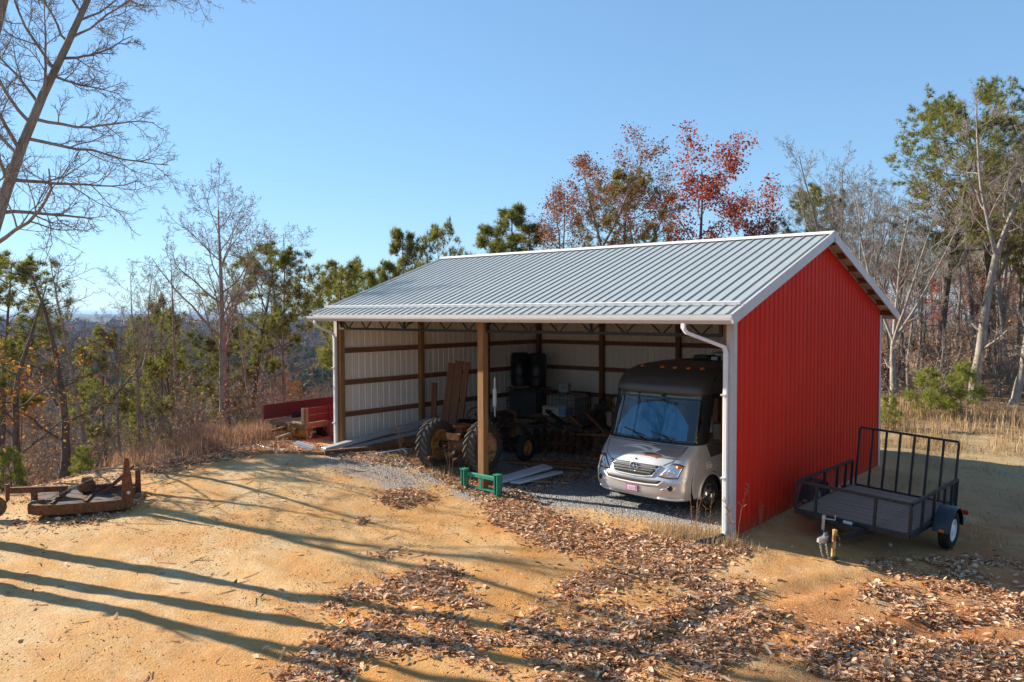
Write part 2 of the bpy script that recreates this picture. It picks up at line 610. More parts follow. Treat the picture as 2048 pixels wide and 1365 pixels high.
# roof sheets, both slopes
NR = 13
rw = (BL + 2 * OG) / NR
sl_len = math.hypot(RY1 - RY0, RZ1 - RZ0)
rm = sheet(rib_profile(rw, 4, .021, .040, .022, False), lambda x: 0, lambda x: sl_len, [M['roof'], M['cream']])
ra = math.atan2(RZ1 - RZ0, RY1 - RY0)
for k in range(NR):
    put('roof_sheet', rm, barn, (-BL - OG + rw * k, RY0, RZ0 - .0), (-(math.pi / 2 - ra), 0, 0))
    put('roof_sheet', rm, barn, (-BL - OG + rw * (k + 1), BW - RY0, RZ0), (-(math.pi / 2 - ra), 0, math.pi))
mb = MB()
for s in (1, -1):
    y0, y1 = BW / 2, BW / 2 - s * .2
    z0, z1 = RZ1 + .045, RZ1 - .2 * RS + .045
    xs = (-BL - OG - .02, OG + .02)
    vs_ = [(xs[0], y0, z0), (xs[1], y0, z0), (xs[1], y1, z1), (xs[0], y1, z1)]
    vs_ += [(a, b, c - .012) for a, b, c in vs_]
    mb.add(vs_, [(0, 1, 2, 3), (7, 6, 5, 4), (0, 4, 5, 1), (1, 5, 6, 2), (2, 6, 7, 3), (3, 7, 4, 0)])
mb.build('ridge_cap', M['white_bright'], barn)
# snow guard bar above the gutter
mb = MB()
gy = -.17
mb.box((-BL / 2, gy, RZ0 + RS * (gy - RY0) + .06), (BL + 2 * OG - .1, .035, .06), (ra, 0, 0))
mb.build('snow_guard', M['white_bright'], barn)
# wall sheets
NS = 10
ww = BW / NS
pr = rib_profile(ww, 4, .022, .065, .028)
for k in range(NS):
    y0 = ww * k
    zb = (lambda x, y0=y0: zg(.1, y0 + x) - .04)
    me = sheet(pr, lambda x: -.12, lambda x, y0=y0: float(roof_z(y0 + x)) - .05, [M['red'], M['cream']])
    put('wall_sheet', me, barn, (.0, y0, 0), (0, 0, math.pi / 2))
    y1 = ww * (k + 1)
    me = sheet(pr, lambda x: .2, lambda x, y1=y1: float(roof_z(y1 - x)) - .05, [M['red'], M['cream']])
    put('wall_sheet', me, barn, (-BL, y1, 0), (0, 0, -math.pi / 2))
wr = BL / NR
me = sheet(rib_profile(wr, 4, .022, .065, .028), lambda x: 0, lambda x: EV - .03, [M['red'], M['cream']])
for k in range(NR):
    put('wall_sheet', me, barn, (-wr * k, BW, 0), (0, 0, math.pi))
# posts
PW = .145


def post(x, y, z0, z1, w=PW, m='post_wood_z'):
    mb_ = MB()
    mb_.box((0, 0, (z0 + z1) / 2), (w, w, z1 - z0), None, 0, .006)
    return mb_.build('post', M[m], barn, loc=(x, y, 0))


ix0, ix1, iy1 = -BL + .12, -.12, BW - .12
for (x, y, m) in [(ix0, .10, 'post_wood_z'), (ix0, 3.07, 'post_wood_z'), (ix0, 6.0, 'wood_z'), (ix0, iy1, 'wood_z'), (-8.69, iy1, 'wood_z'),
                  (-5.85, iy1, 'wood_z'), (-2.95, iy1, 'wood_z'), (ix1, iy1, 'wood_z'), (ix1, 6.0, 'wood_z'), (ix1, 3.07, 'wood_z'), (ix1, .10, 'post_wood_z')]:
    post(x, y, -.2, float(roof_z(y)) - .22, PW, m)
post(-6.03, -.02, -.3, 3.99, .175)
# girts
for z in (.47, 1.29, 2.17, 3.05):
    mb = MB(); mb.box((0, 0, 0), (.04, BW - .1, .14)); mb.build('girt', M['wood_y'], barn, loc=(-BL + .026, BW / 2, z))
    mb = MB(); mb.box((0, 0, 0), (.04, BW - .1, .14)); mb.build('girt', M['wood_y'], barn, loc=(-.026, BW / 2, z))
    mb = MB(); mb.box((0, 0, 0), (BL - .12, .04, .14)); mb.build('girt', M['wood_x'], barn, loc=(-BL / 2, BW - .026, z))
for x in (-BL + .026, -.026):
    mb = MB(); mb.box((0, 0, 0), (.04, BW - .1, .14)); mb.build('girt', M['wood_y'], barn, loc=(x, BW / 2, 3.95))
mb = MB(); mb.box((0, 0, 0), (BL - .12, .04, .2)); mb.build('girt', M['wood_x'], barn, loc=(-BL / 2, BW - .026, 4.0))
# front header board, purlins
mb = MB(); mb.box((0, 0, 0), (BL - .2, .04, .14)); mb.build('header_board', M['wood_x'], barn, loc=(-BL / 2, .05, 4.07))
for i in range(7):
    for sgn in (0, 1):
        y = -.35 + i * .75
        zz = RZ0 + RS * (y - RY0) - .085
        mb = MB(); mb.box((0, 0, 0), (BL + 2 * OG - .1, .04, .13))
        mb.build('purlin', M['wood_x'], barn, loc=(-BL / 2, y if sgn == 0 else BW - y, zz), rot=((ra if sgn == 0 else -ra), 0, 0))
# fascia boards, rake boards, corner trim
for y in (-OE + .0, BW + OE):
    mb = MB(); mb.box((-BL / 2, y, RZ0 - .09), (BL + 2 * OG, .028, .17)); mb.build('fascia', M['white_trim'], barn)
for x in (OG + .012, -BL - OG - .012):
    for s in (0, 1):
        mb = MB()
        a_ = (x, (-OE - .03) if s == 0 else BW + OE + .03, RZ0 - .085 - .01)
        b_ = (x, BW / 2, RZ1 - .085 + .012)
        mb.beam(a_, b_, .03, .20)
        mb.build('rake_board', M['white_trim'], barn)
for (x, y) in ((.022, -.004), (-BL - .022, -.004), (.022, BW + .01), (-BL - .022, BW + .01)):
    mb = MB()
    sx, sy = (1 if x > -1 else -1), (-1 if y < 1 else 1)
    z0 = -.15 if x > -1 else .2
    mb.box((x + sx * .012, y - sy * .06, (z0 + 3.98) / 2), (.012, .13, 3.98 - z0))
    mb.box((x - sx * .055, y + sy * .012, (z0 + 3.98) / 2), (.13, .012, 3.98 - z0))
    mb.build('corner_trim', M['white_trim'], barn)
for x in (.005, -BL - .005):
    sx = 1 if x > -1 else -1
    mb = MB()
    for s in (0, 1):
        a_ = (x + sx * .014, (-.02) if s == 0 else BW + .02, float(roof_z(0)) - .115)
        b_ = (x + sx * .014, BW / 2, RZ1 - .115)
        mb.beam(a_, b_, .02, .05)
    mb.build('gable_trim', M['white_trim'], barn)
# gutter: K profile along the front eave
gp = [(0, 0), (-.085, 0), (-.10, .035), (-.118, .06), (-.122, .115), (-.112, .118), (-.112, .108), (-.10, .06), (-.08, .01), (-.01, .01), (-.01, .115), (0, .115)]
mb = MB()
GX = AX((-BL - OG - .03, -OE - .016, RZ0 - .15), (1, 0, 0))
GM = Matrix(((0, 0, 1, -BL - OG - .03), (1, 0, 0, -OE - .016), (0, 1, 0, RZ0 - .165), (0, 0, 0, 1)))
mb.prism(gp, 0, BL + 2 * OG + .06, GM)
mb.build('gutter', M['white_trim'], barn, angle=30)
mb = MB()
mb.box((-BL / 2, -OE - .128, RZ0 - .058), (BL + 2 * OG + .04, .018, .02))
mb.build('gutter_lip', M['white_bright'], barn)


def downspout(path, parent):
    mb_ = MB()
    pts = [Vector(p) for p in path]
    for a_, b_ in zip(pts[:-1], pts[1:]):
        d = (b_ - a_).normalized()
        mb_.beam(a_ - d * .012, b_ + d * .012, .085, .062, 0, 0, .012)
    o = mb_.build('downspout', M['white_bright'], parent)
    for z in (1.1, 2.6):
        p = pts[-2] if len(pts) > 2 else pts[-1]
        m2 = MB()
        m2.box((pts[3].x, pts[3].y, z), (.10, .075, .03))
        m2.build('strap', M['white_trim'], o)
    return o


downspout([(-.62, -.645, 3.9), (-.62, -.645, 3.80), (-.58, -.60, 3.72), (-.11, -.10, 3.46), (-.09, -.06, 3.36), (-.09, -.06, .02)][:3] +
          [(-.11, -.09, 3.46), (-.09, -.062, 3.36), (-.09, -.062, .12), (-.09, -.17, .0)], barn)
downspout([(-BL - .02, -.645, 3.9), (-BL - .02, -.645, 3.84), (-BL - .02, -.60, 3.76), (-BL + .03, -.09, 3.52), (-BL + .04, -.062, 3.42), (-BL + .04, -.062, .45)], barn)
# steel lattice header over the two front bays
for x0, x1 in ((-BL + .2, -6.13), (-5.93, -.2)):
    mb = MB()
    for yy in (-.01, .03):
        mb.box(((x0 + x1) / 2, yy, 3.665), (x1 - x0, .008, .06))
        mb.box(((x0 + x1) / 2, yy, 3.945), (x1 - x0, .008, .06))
    mb.box(((x0 + x1) / 2, .01, 3.645), (x1 - x0, .06, .006))
    n = 7
    st = (x1 - x0) / n
    for k in range(n):
        a_ = x0 + st * k
        mb.tube([(a_ + st * .12, .01, 3.94), (a_ + st * .5, .01, 3.66)], .019, 5)
        mb.tube([(a_ + st * .5, .01, 3.66), (a_ + st * .88, .01, 3.94)], .019, 5)
    for a_ in (x0 + .02, (x0 + x1) / 2, x1 - .02):
        mb.box((a_, .01, 3.80), (.05, .05, .30))
    mb.build('lattice_header', M['steel_black'], barn)
# roof trusses across the depth
for x in (-8.69, -6.03, -2.95):
    mb = MB()
    for s in (0, 1):
        y0, y1 = (.1, BW / 2) if s == 0 else (BW - .1, BW / 2)
        z0 = float(roof_z(.1)) - .2
        mb.beam((x, y0, z0), (x, y1, RZ1 - .2), .05, .05)
        mb.beam((x, y0, z0 - .28), (x, y1, RZ1 - .6), .05, .05)
        n = 8
        for k in range(n):
            f0, f1 = k / n, (k + .5) / n
            f2 = (k + 1) / n
            pt = lambda f, b: (x, y0 + (y1 - y0) * f, (z0 + (RZ1 - .2 - z0) * f) if not b else (z0 - .28 + (RZ1 - .6 - z0 + .28) * f))
            mb.tube([pt(f0, 0), pt(f1, 1)], .011, 4)
            mb.tube([pt(f1, 1), pt(f2, 0)], .011, 4)
    mb.build('roof_truss', M['steel_black'], barn)
mb = MB()   # black corrugated drain elbow at the foot of the downspout
pth = [(-.08, -.16, .07), (-.09, -.30, .05), (-.16, -.5, .04), (-.28, -.72, .03)]
pp = []
for i in range(24):
    f = i / 23 * 3
    k = min(int(f), 2)
    pp.append(Vector(pth[k]).lerp(Vector(pth[k + 1]), f - k))
mb.tube(pp, [.062 if i % 2 else .052 for i in range(24)], 10)
o = mb.build('drain_pipe', mat('black_plastic', .45, 0, (.015, .015, .017)))
tag(o, 'black corrugated drain pipe at the foot of the near white downspout', 'pipe')
# ---------------------------------------------------------------- motorhome under the near bay
M['rv_champagne'] = mat('champagne_paint', .3, .5, (.53, .545, .56), .5)
M['rv_brown'] = mat('brown_cap_paint', .38, .35, (.075, .068, .064), .5)
M['rv_white'] = mat('pearl_graphic', .3, .2, (.75, .72, .66))
M['rv_rust'] = mat('bronze_graphic', .35, .4, (.22, .085, .05))
M['rv_grey'] = mat('grey_graphic', .35, .4, (.30, .29, .28))
M['black_trim'] = mat('black_trim', .35, 0, (.012, .012, .013))
M['black_rubber'] = painted('tyre_rubber', (.022, .021, .020), .85, .3, (.09, .075, .055), 0, 9, .002, .2, damt=.4)
M['chrome'] = mat('chrome', .12, 1.0, (.75, .76, .78))
M['lamp_clear'] = mat('headlight_reflector', .15, .75, (.55, .60, .68))
M['amber'] = mat('amber_lens', .2, 0, (.65, .17, .02))
M['red_lens'] = mat('red_lens', .2, 0, (.45, .02, .015))
M['grille_dark'] = mat('grille_mesh', .5, .3, (.06, .062, .065))
M['shade_blue'] = painted('blue_sunshade', (.006, .34, .56), .4, .3, None, .2, 2.0)
M['interior'] = mat('dark_interior', .8, 0, (.035, .033, .03))
M['seat_tan'] = mat('seat_leather', .6, 0, (.18, .14, .10))
M['plate_purple'] = mat('plate_purple', .4, 0, (.30, .12, .26))
M['plate_pink'] = mat('plate_pink', .4, 0, (.62, .42, .58))


def glass_mat(name, tint=(.82, .9, .9), refl=1.0, ior=1.5):
    m = bpy.data.materials.new(name)
    m.use_nodes = True
    n = m.node_tree.nodes
    n.clear()
    out = n.new('ShaderNodeOutputMaterial')
    mx = n.new('ShaderNodeMixShader')
    fr = n.new('ShaderNodeFresnel')
    fr.inputs['IOR'].default_value = ior
    tr = n.new('ShaderNodeBsdfTransparent')
    tr.inputs['Color'].default_value = (*tint, 1)
    gl = n.new('ShaderNodeBsdfGlossy')
    gl.inputs['Roughness'].default_value = .01
    gl.inputs['Color'].default_value = (refl, refl, refl, 1)
    for a, b in ((fr.outputs[0], mx.inputs[0]), (tr.outputs[0], mx.inputs[1]), (gl.outputs[0], mx.inputs[2]), (mx.outputs[0], out.inputs[0])):
        m.node_tree.links.new(a, b)
    return m


M['glass'] = glass_mat('window_glass', (.62, .78, .82), 1.0, 1.7)

rv = thing('motorhome', 'champagne and brown motorhome parked nose-out under the barn beside the red wall', 'motorhome', (-2.36, .46, .02), (0, 0, rad(-5)))
SIL = [(.32, .12), (.40, .03), (.52, 0), (.74, .0), (.80, .035), (1.0, .10), (1.10, .16), (1.22, .27), (1.32, .39), (1.40, .46), (1.44, .49), (2.38, .78),
       (2.41, .74), (2.55, .77), (2.70, .88), (2.82, 1.08), (2.91, 1.38), (2.96, 1.85), (2.975, 2.5)]
_z, _y = np.array([p[0] for p in SIL]), np.array([p[1] for p in SIL])
y0f = lambda z: float(np.interp(z, _z, _y))
hwf = lambda z: float(np.interp(z, [.32, .5, 1.4, 2.4, 2.6, 2.8, 2.91, 2.96, 2.975], [1.05, 1.10, 1.145, 1.13, 1.125, 1.08, .99, .87, .7]))
dpf = lambda z: float(np.interp(z, [.32, 1.1, 1.4, 2.4, 2.9, 2.975], [.44, .48, .42, .38, .45, .5]))
PN = 3.3


def front_y(x, z):
    h = hwf(z)
    q = min(abs(x) / h, 1.0)
    return y0f(z) + dpf(z) * (1 - (1 - q ** PN) ** (1 / PN))


def loft(zs, f0, f1, nc=36, off=0.0, close=0.0):
    """surface patch of the nose between column fractions f0..f1 (0 = left side, 1 = right side)"""
    mb_ = MB()
    rows = []
    for z in zs:
        row = []
        for k in range(nc + 1):
            ph = math.pi * (f0 + (f1 - f0) * k / nc)
            c, s = math.cos(ph), math.sin(ph)
            h, d = hwf(z) + off, dpf(z) + off
            x = -h * math.copysign(abs(c) ** (2 / PN), c)
            y = y0f(z) - off + d - d * abs(s) ** (2 / PN)
            row.append((x, y, z))
        rows.append(row)
    n = nc + 1
    vs_ = [p for r in rows for p in r]
    fs = [(i * n + k, i * n + k + 1, (i + 1) * n + k + 1, (i + 1) * n + k) for i in range(len(zs) - 1) for k in range(nc)]
    mb_.add(vs_, fs)
    return mb_


def zlist(a, b, n):
    return [a + (b - a) * i / n for i in range(n + 1)]


def side_poly(pts, x, t=.02):
    """outline of (y, z) points as a slab at side x"""
    mb_ = MB()
    sx = 1 if x > 0 else -1
    n = len(pts)
    vs_ = [(x, y, z) for y, z in pts] + [(x - sx * t, y, z) for y, z in pts]
    a, b = tuple(range(n)), tuple(range(2 * n - 1, n - 1, -1))
    if sx < 0:
        a, b = a[::-1], b[::-1]
    mb_.add(vs_, [a, b] + [(i, (i + 1) % n, n + (i + 1) % n, n + i) for i in range(n)])
    return mb_


def fpatch(corners, nx=10, nz=5, off=.012, bow=(0, 0)):
    """slab over the nose, corners in (x, z): bottom-left, bottom-right, top-right, top-left"""
    mb_ = MB()
    bl, br, tr, tl = corners
    out, inn = [], []
    for j in range(nz + 1):
        t = j / nz
        for i in range(nx + 1):
            s = i / nx
            x = (bl[0] * (1 - s) + br[0] * s) * (1 - t) + (tl[0] * (1 - s) + tr[0] * s) * t
            z = (bl[1] * (1 - s) + br[1] * s) * (1 - t) + (tl[1] * (1 - s) + tr[1] * s) * t
            z += (bow[0] * (1 - t) + bow[1] * t) * 4 * s * (1 - s)
            y = front_y(x, z)
            out.append((x, y - off, z))
            inn.append((x, y + .01, z))
    n = nx + 1
    N_ = len(out)
    fs = [(j * n + i, j * n + i + 1, (j + 1) * n + i + 1, (j + 1) * n + i) for j in range(nz) for i in range(nx)]
    ring = [i for i in range(n)] + [j * n + nx for j in range(1, nz + 1)] + [nz * n + i for i in range(nx - 1, -1, -1)] + [j * n for j in range(nz - 1, 0, -1)]
    fs += [(ring[k], N_ + ring[k], N_ + ring[(k + 1) % len(ring)], ring[(k + 1) % len(ring)]) for k in range(len(ring))]
    mb_.add(out + inn, fs)
    return mb_


nose = loft(zlist(.32, .80, 8) + zlist(.80, 1.40, 10)[1:], 0, 1).build('front_fascia', M['rv_champagne'], rv, True)
loft(zlist(1.40, 1.45, 2), 0, 1, off=.004).build('cowl', M['black_trim'], rv, True)
# the pillars and windscreen
loft(zlist(1.45, 2.40, 8), .0, .105, 6).build('pillar', M['black_trim'], rv, True)
loft(zlist(1.45, 2.40, 8), .895, 1.0, 6).build('pillar', M['black_trim'], rv, True)
ws = loft(zlist(1.45, 2.40, 10), .105, .895, 30).build('windshield', M['glass'], rv, True)
loft(zlist(2.27, 2.40, 2), .105, .895, 30, .003).build('shade_band', M['black_trim'], ws, True)
loft(zlist(2.40, 2.975, 14), 0, 1, 40).build('front_cap', M['rv_brown'], rv, True)
# sunshade behind the glass with an arched top
mb = MB()
for j in range(9):
    for i in range(25):
        x = -.86 + 1.72 * i / 24
        q = abs(x / .86)
        zt = 2.20 - .45 * q ** 3.5 - (.12 if x < 0 else 0) * q
        z = 1.47 + (zt - 1.47) * j / 8
        mb.v.append((x, front_y(x, z) + .07 + .015 * math.sin(x * 16), z))
for j in range(8):
    for i in range(24):
        mb.f.append((j * 25 + i, j * 25 + i + 1, (j + 1) * 25 + i + 1, (j + 1) * 25 + i)); mb.m.append(0)
mb.build('sunshade', M['shade_blue'], rv, True)
# roof and rear
mb = MB()
yr0, yr1 = y0f(2.975) + .3, 7.55
prof = [(-1.13, 2.40), (-1.125, 2.6), (-1.08, 2.8), (-.99, 2.91), (-.87, 2.96), (-.4, 2.985), (0, 2.99), (.4, 2.985), (.87, 2.96), (.99, 2.91), (1.08, 2.8), (1.125, 2.6), (1.13, 2.40)]
for k in range(2):
    for x, z in prof:
        mb.v.append((x, 1.45 + (.0 if k == 0 else 6.1), z))
n = len(prof)
st = [(y0f(z) + dpf(z)) for x, z in prof]
for i, (x, z) in enumerate(prof):
    mb.v[i] = (x, min(st[i], 2.7) if abs(x) > .7 else 2.55, z)
for i in range(n - 1):
    mb.f.append((i + 1, i, n + i, n + i + 1)); mb.m.append(0)
mb.build('roof', M['rv_brown'], rv, angle=50)
for sx in (-1, 1):
    x = 1.143 * sx
    arch = [(1.12 + .43 * math.cos(a), .36 + .43 * math.sin(a)) for a in np.linspace(math.pi, 0, 15)]
    front = [(y0f(z) + dpf(z) - .004, z) for z in (1.40, 1.25, 1.1, .9, .7, .5, .36)]
    low = front + arch + [(7.55, .36), (7.55, 1.40)]
    side_poly(low[::-1], x).build('side_panel', M['rv_champagne'], rv)
    fr = [(y0f(z) + dpf(z) - .004, z) for z in (2.40, 2.1, 1.8, 1.5)]
    sw = [(y0f(z) + dpf(z) + .10, z) for z in (1.53, 1.8, 2.1, 2.30)] + [(2.02, 2.30), (2.06, 1.53)]
    # frame round the cab window: front strip, sill, header, then the long wall
    side_poly([(a, b) for a, b in fr[::-1]] + [(sw[3][0], 2.40), sw[3], sw[2], sw[1], sw[0], (sw[0][0], 1.5)], x).build('window_pillar', M['black_trim'], rv)
    side_poly([(.94, 1.401), (2.08, 1.401), (2.06, 1.528), (sw[0][0], 1.528), (sw[0][0], 1.50)], x).build('window_sill', M['rv_brown'], rv)
    side_poly([(sw[3][0], 2.302), (2.02, 2.302), (2.02, 2.40), (sw[3][0], 2.40)], x).build('window_header', M['black_trim'], rv)
    side_poly(sw, x - sx * .01, .006).build('side_window', M['glass'], rv)
    side_poly([(2.08, 1.401), (7.55, 1.401), (7.55, 2.40), (2.02, 2.40)], x).build('side_panel', M['rv_brown'], rv)
    # dark swoop under the window and arch lip
    sw2 = side_poly([(.94, 1.395), (1.1, 1.12), (1.8, 1.17), (3.0, 1.30), (3.0, 1.395)], x + sx * .006, .006).build('graphic', M['rv_brown'], rv)
    mb = MB()
    ar = [(x, 1.12 + .44 * math.cos(a), .36 + .44 * math.sin(a)) for a in np.linspace(math.pi * 1.02, -.02, 20)]
    mb.tube(ar, .032, 6)
    mb.build('arch_lip', M['rv_champagne'], rv, True)
    mb = MB()
    mb.box((x + sx * .03, 1.9, .42), (.07, .75, .10), None, 0, .02)
    mb.build('side_step', M['black_trim'], rv)
    # mirror
    mb = MB()
    mb.tube([(x, 1.18, 1.52), (x + sx * .14, 1.02, 1.58)], .025, 6)
    mb.box((x + sx * .21, 1.0, 1.68), (.19, .10, .36), None, 0, .03)
    mb.build('mirror', M['black_trim'], rv)
mb = MB(); mb.box((0, 7.56, 1.68), (2.28, .02, 2.6)); mb.build('rear_wall', M['rv_champagne'], rv)
mb = MB(); mb.box((0, 4.3, .37), (2.2, 6.4, .03)); mb.build('floor', M['interior'], rv)
mb = MB(); mb.box((0, 1.15, 1.2), (2.1, .6, .42), None, 0, .08); mb.build('dashboard', M['interior'], rv)
mb = MB(); mb.box((0, 3.0, 1.65), (2.2, .03, 2.5)); mb.build('cabin_partition', M['interior'], rv)
mb = MB(); mb.box((0, 1.7, .95), (1.9, .02, .9)); mb.build('footwell', M['interior'], rv)
for x in (-.55, .55):
    mb = MB()
    mb.box((x, 2.05, 1.15), (.52, .5, .16), None, 0, .05)
    mb.box((x, 2.34, 1.58), (.52, .14, .8), (-.15, 0, 0), 0, .05)
    mb.box((x, 2.42, 2.08), (.28, .10, .2), None, 0, .04)
    mb.build('seat', M['seat_tan'], rv)
mb = MB()
c = [(.55 + .19 * math.cos(a), 1.52 + .09 * math.sin(a), 1.5 + .17 * math.sin(a)) for a in np.linspace(0, 2 * math.pi, 21)]
mb.tube(c, .016, 6); mb.build('steering_wheel', M['black_trim'], rv)
# bonnet line, graphics
mb = MB()
mb.tube([(x, front_y(x, 1.375) - .004, 1.375) for x in np.linspace(-.98, .98, 25)], .007, 5)
for s in (-1, 1):
    mb.tube([(s * q[0], front_y(s * q[0], q[1]) - .003, q[1]) for q in [(.98, 1.375), (.92, 1.25), (.82, 1.10), (.66, 1.02)]], .006, 5)
mb.build('hood_seam', M['black_trim'], rv)
hz = lambda c_, **k: fpatch(c_, **k)
hz([(.02, 1.16), (.93, 1.14), (.97, 1.36), (.25, 1.36)], off=.005).build('graphic', M['rv_grey'], rv, True)
hz([(-.55, 1.245), (.30, 1.20), (.46, 1.29), (-.3, 1.315)], off=.009, bow=(.05, .035)).build('graphic', M['rv_white'], rv, True)
hz([(-.40, 1.262), (.22, 1.25), (.26, 1.285), (-.25, 1.29)], off=.012, bow=(.045, .02)).build('graphic', M['rv_grey'], rv, True)
hz([(-.25, 1.165), (.46, 1.13), (.62, 1.19), (-.1, 1.20)], off=.009, bow=(.03, .045)).build('graphic', M['rv_white'], rv, True)
hz([(.12, 1.155), (.44, 1.138), (.58, 1.182), (.10, 1.195)], off=.012, bow=(.01, .03)).build('graphic', M['rv_rust'], rv, True)
# grille
gr = fpatch([(-.46, .80), (.46, .80), (.60, 1.0), (-.60, 1.0)], 12, 4, .012, (-.02, .005)).build('grille', M['grille_dark'], rv, True)
for z, h, w in ((.945, .028, .585), (.885, .022, .53), (.835, .016, .49)):
    fpatch([(-w, z - h / 2), (w, z - h / 2), (w + .01, z + h / 2), (-w - .01, z + h / 2)], 12, 1, .03).build('grille_bar', M['chrome'] if z > .93 else M['grille_dark'], gr, True)
mb = MB()
fr_ = [(-.62, 1.01), (-.47, .79), (-.3, .77), (0, .762), (.3, .77), (.47, .79), (.62, 1.01)]
mb.tube([(x, front_y(x, z) - .012, z) for x, z in fr_], .02, 6)
mb.build('grille_surround', M['rv_champagne'], gr, True)
fpatch([(-.62, .645), (.62, .645), (.72, .73), (-.72, .73)], 12, 2, .008, (-.015, -.01)).build('lower_grille', M['grille_dark'], rv, True)
mb = MB()
mb.tube([(x, front_y(x, z) - .01, z) for x, z in [(-.74, .735), (-.62, .635), (-.3, .617), (0, .612), (.3, .617), (.62, .635), (.74, .735)]], .018, 6)
mb.build('lower_grille_trim', M['rv_white'], rv, True)
# three-pointed star in a ring
em = MB()
yE = front_y(0, .925) - .035
ring = [(.095 * math.cos(a), yE, .925 + .095 * math.sin(a)) for a in np.linspace(0, 2 * math.pi, 29)]
em.tube(ring, .010, 6)
emo = em.build('emblem', M['chrome'], rv, True)
mb = MB()
for k in range(3):
    a = math.pi / 2 + k * 2 * math.pi / 3
    tip = (.088 * math.cos(a), .925 + .088 * math.sin(a))
    l_ = (.02 * math.cos(a + 1.05), .925 + .02 * math.sin(a + 1.05))
    r_ = (.02 * math.cos(a - 1.05), .925 + .02 * math.sin(a - 1.05))
    mb.add([(0, yE - .02, .925), (tip[0], yE, tip[1]), (l_[0], yE, l_[1]), (r_[0], yE, r_[1])], [(0, 1, 2), (0, 3, 1), (1, 3, 2)])
mb.build('star', M['chrome'], emo)
mb = MB(); mb.lathe([(0, 0), (.088, 0), (.088, .01)], 20, AX((0, yE + .015, .925), (0, 1, 0))); mb.build('emblem_back', M['grille_dark'], emo)
mb = MB(); mb.lathe([(.0, -.004), (.026, -.004), (.03, .01)], 14, AX((0, front_y(0, 1.065) - .006, 1.065), (0, 1, .3))); mb.build('badge', M['black_trim'], rv)
# headlights
for s in (-1, 1):
    cc = [(.60, .80), (.99, .79), (1.055, 1.03), (.84, 1.075)]
    cc = [(s * a, b) for a, b in cc]
    if s < 0:
        cc = [cc[1], cc[0], cc[3], cc[2]]
    hl = fpatch(cc, 10, 6, .010, (-.01, .015)).build('headlight', M['black_trim'], rv, True)
    sh = lambda p, k: (sum(q[0] for q in p) / 4 + (p[k][0] - sum(q[0] for q in p) / 4) * .90, sum(q[1] for q in p) / 4 + (p[k][1] - sum(q[1] for q in p) / 4) * .88)
    fpatch([sh(cc, k) for k in range(4)], 10, 6, .016, (-.01, .012)).build('reflector', M['lamp_clear'], hl, True)
    for (a, b, r) in ((.74, .86, .05), (.86, .895, .062)):
        mb = MB()
        mb.lathe([(r, .0), (r * .9, -.008), (r * .55, -.004), (0, -.010)], 18, AX((s * a, front_y(s * a, b) - .018, b), (-s * .3, 1, 0)))
        mb.build('projector', M['chrome'], hl, True)
    am = [(.94, .97), (1.035, .99), (1.05, 1.022), (.93, 1.04)]
    am = [(s * a, b) for a, b in am]
    if s < 0:
        am = [am[1], am[0], am[3], am[2]]
    fpatch(am, 4, 2, .020).build('turn_signal', M['amber'], hl, True)
    fl = [(.66, .545), (.94, .555), (.97, .635), (.80, .63)]
    fl = [(s * a, b) for a, b in fl]
    if s < 0:
        fl = [fl[1], fl[0], fl[3], fl[2]]
    fo = fpatch(fl, 6, 2, .004).build('fog_light', M['rv_white'], rv, True)
    mb = MB(); mb.lathe([(.052, .02), (.052, -.01), (.035, -.012), (0, -.006)], 16, AX((s * .87, front_y(s * .87, .595) - .012, .595), (-s * .35, 1, 0))); mb.build('lens', M['black_trim'], fo, True)
    lip = [(.55, .335), (1.03, .34), (1.04, .385), (.57, .375)]
    lip = [(s * a, b) for a, b in lip]
    if s < 0:
        lip = [lip[1], lip[0], lip[3], lip[2]]
    fpatch(lip, 8, 1, .022).build('bumper_lip', M['rv_white'], rv, True)
# number plate with pale lettering rows
pl = fpatch([(-.15, .42), (.15, .42), (.15, .57), (-.15, .57)], 3, 1, .02).build('license_plate', M['plate_purple'], rv)
fpatch([(-.125, .44), (.125, .44), (.125, .55), (-.125, .55)], 3, 1, .024).build('plate_face', M['plate_pink'], pl)
for z, w, h in ((.528, .09, .016), (.494, .10, .022), (.458, .07, .010)):
    for k in range(5):
        a = -w + 2 * w * k / 5
        fpatch([(a, z - h / 2), (a + w * .3, z - h / 2), (a + w * .3, z + h / 2), (a, z + h / 2)], 1, 1, .027).build('plate_mark', M['rv_white'], pl)
# wipers
for x0, x1, z1 in ((-.05, -.62, 1.62), (.66, .10, 1.60)):
    mb = MB()
    P0 = Vector((x0, front_y(x0, 1.46) - .05, 1.44))
    P1 = Vector(((x0 + x1) / 2, front_y((x0 + x1) / 2, 1.56) - .045, 1.55))
    mb.tube([P0, P1], .012, 5)
    mb.tube([(x0 + (x1 - x0) * t, front_y(x0 + (x1 - x0) * t, 1.5 + (z1 - 1.5) * t) - .02, 1.5 + (z1 - 1.5) * t) for t in np.linspace(0, 1, 8)], .011, 5)
    mb.lathe([(.035, 0), (.03, .05), (0, .06)], 10, AX(P0 - Vector((0, 0, .03)), (0, -.3, 1)))
    mb.build('wiper', M['black_trim'], rv)
# wheels
def wheel(tyre_r, width, rim_r, tread=False):
    tb = MB()
    w2 = width / 2
    tb.lathe([(rim_r, -w2 * .8), (tyre_r * .86, -w2), (tyre_r * .97, -w2 * .82), (tyre_r, -w2 * .5), (tyre_r, w2 * .5), (tyre_r * .97, w2 * .82), (tyre_r * .86, w2), (rim_r, w2 * .8), (rim_r, -w2 * .8)], 32)
    return tb


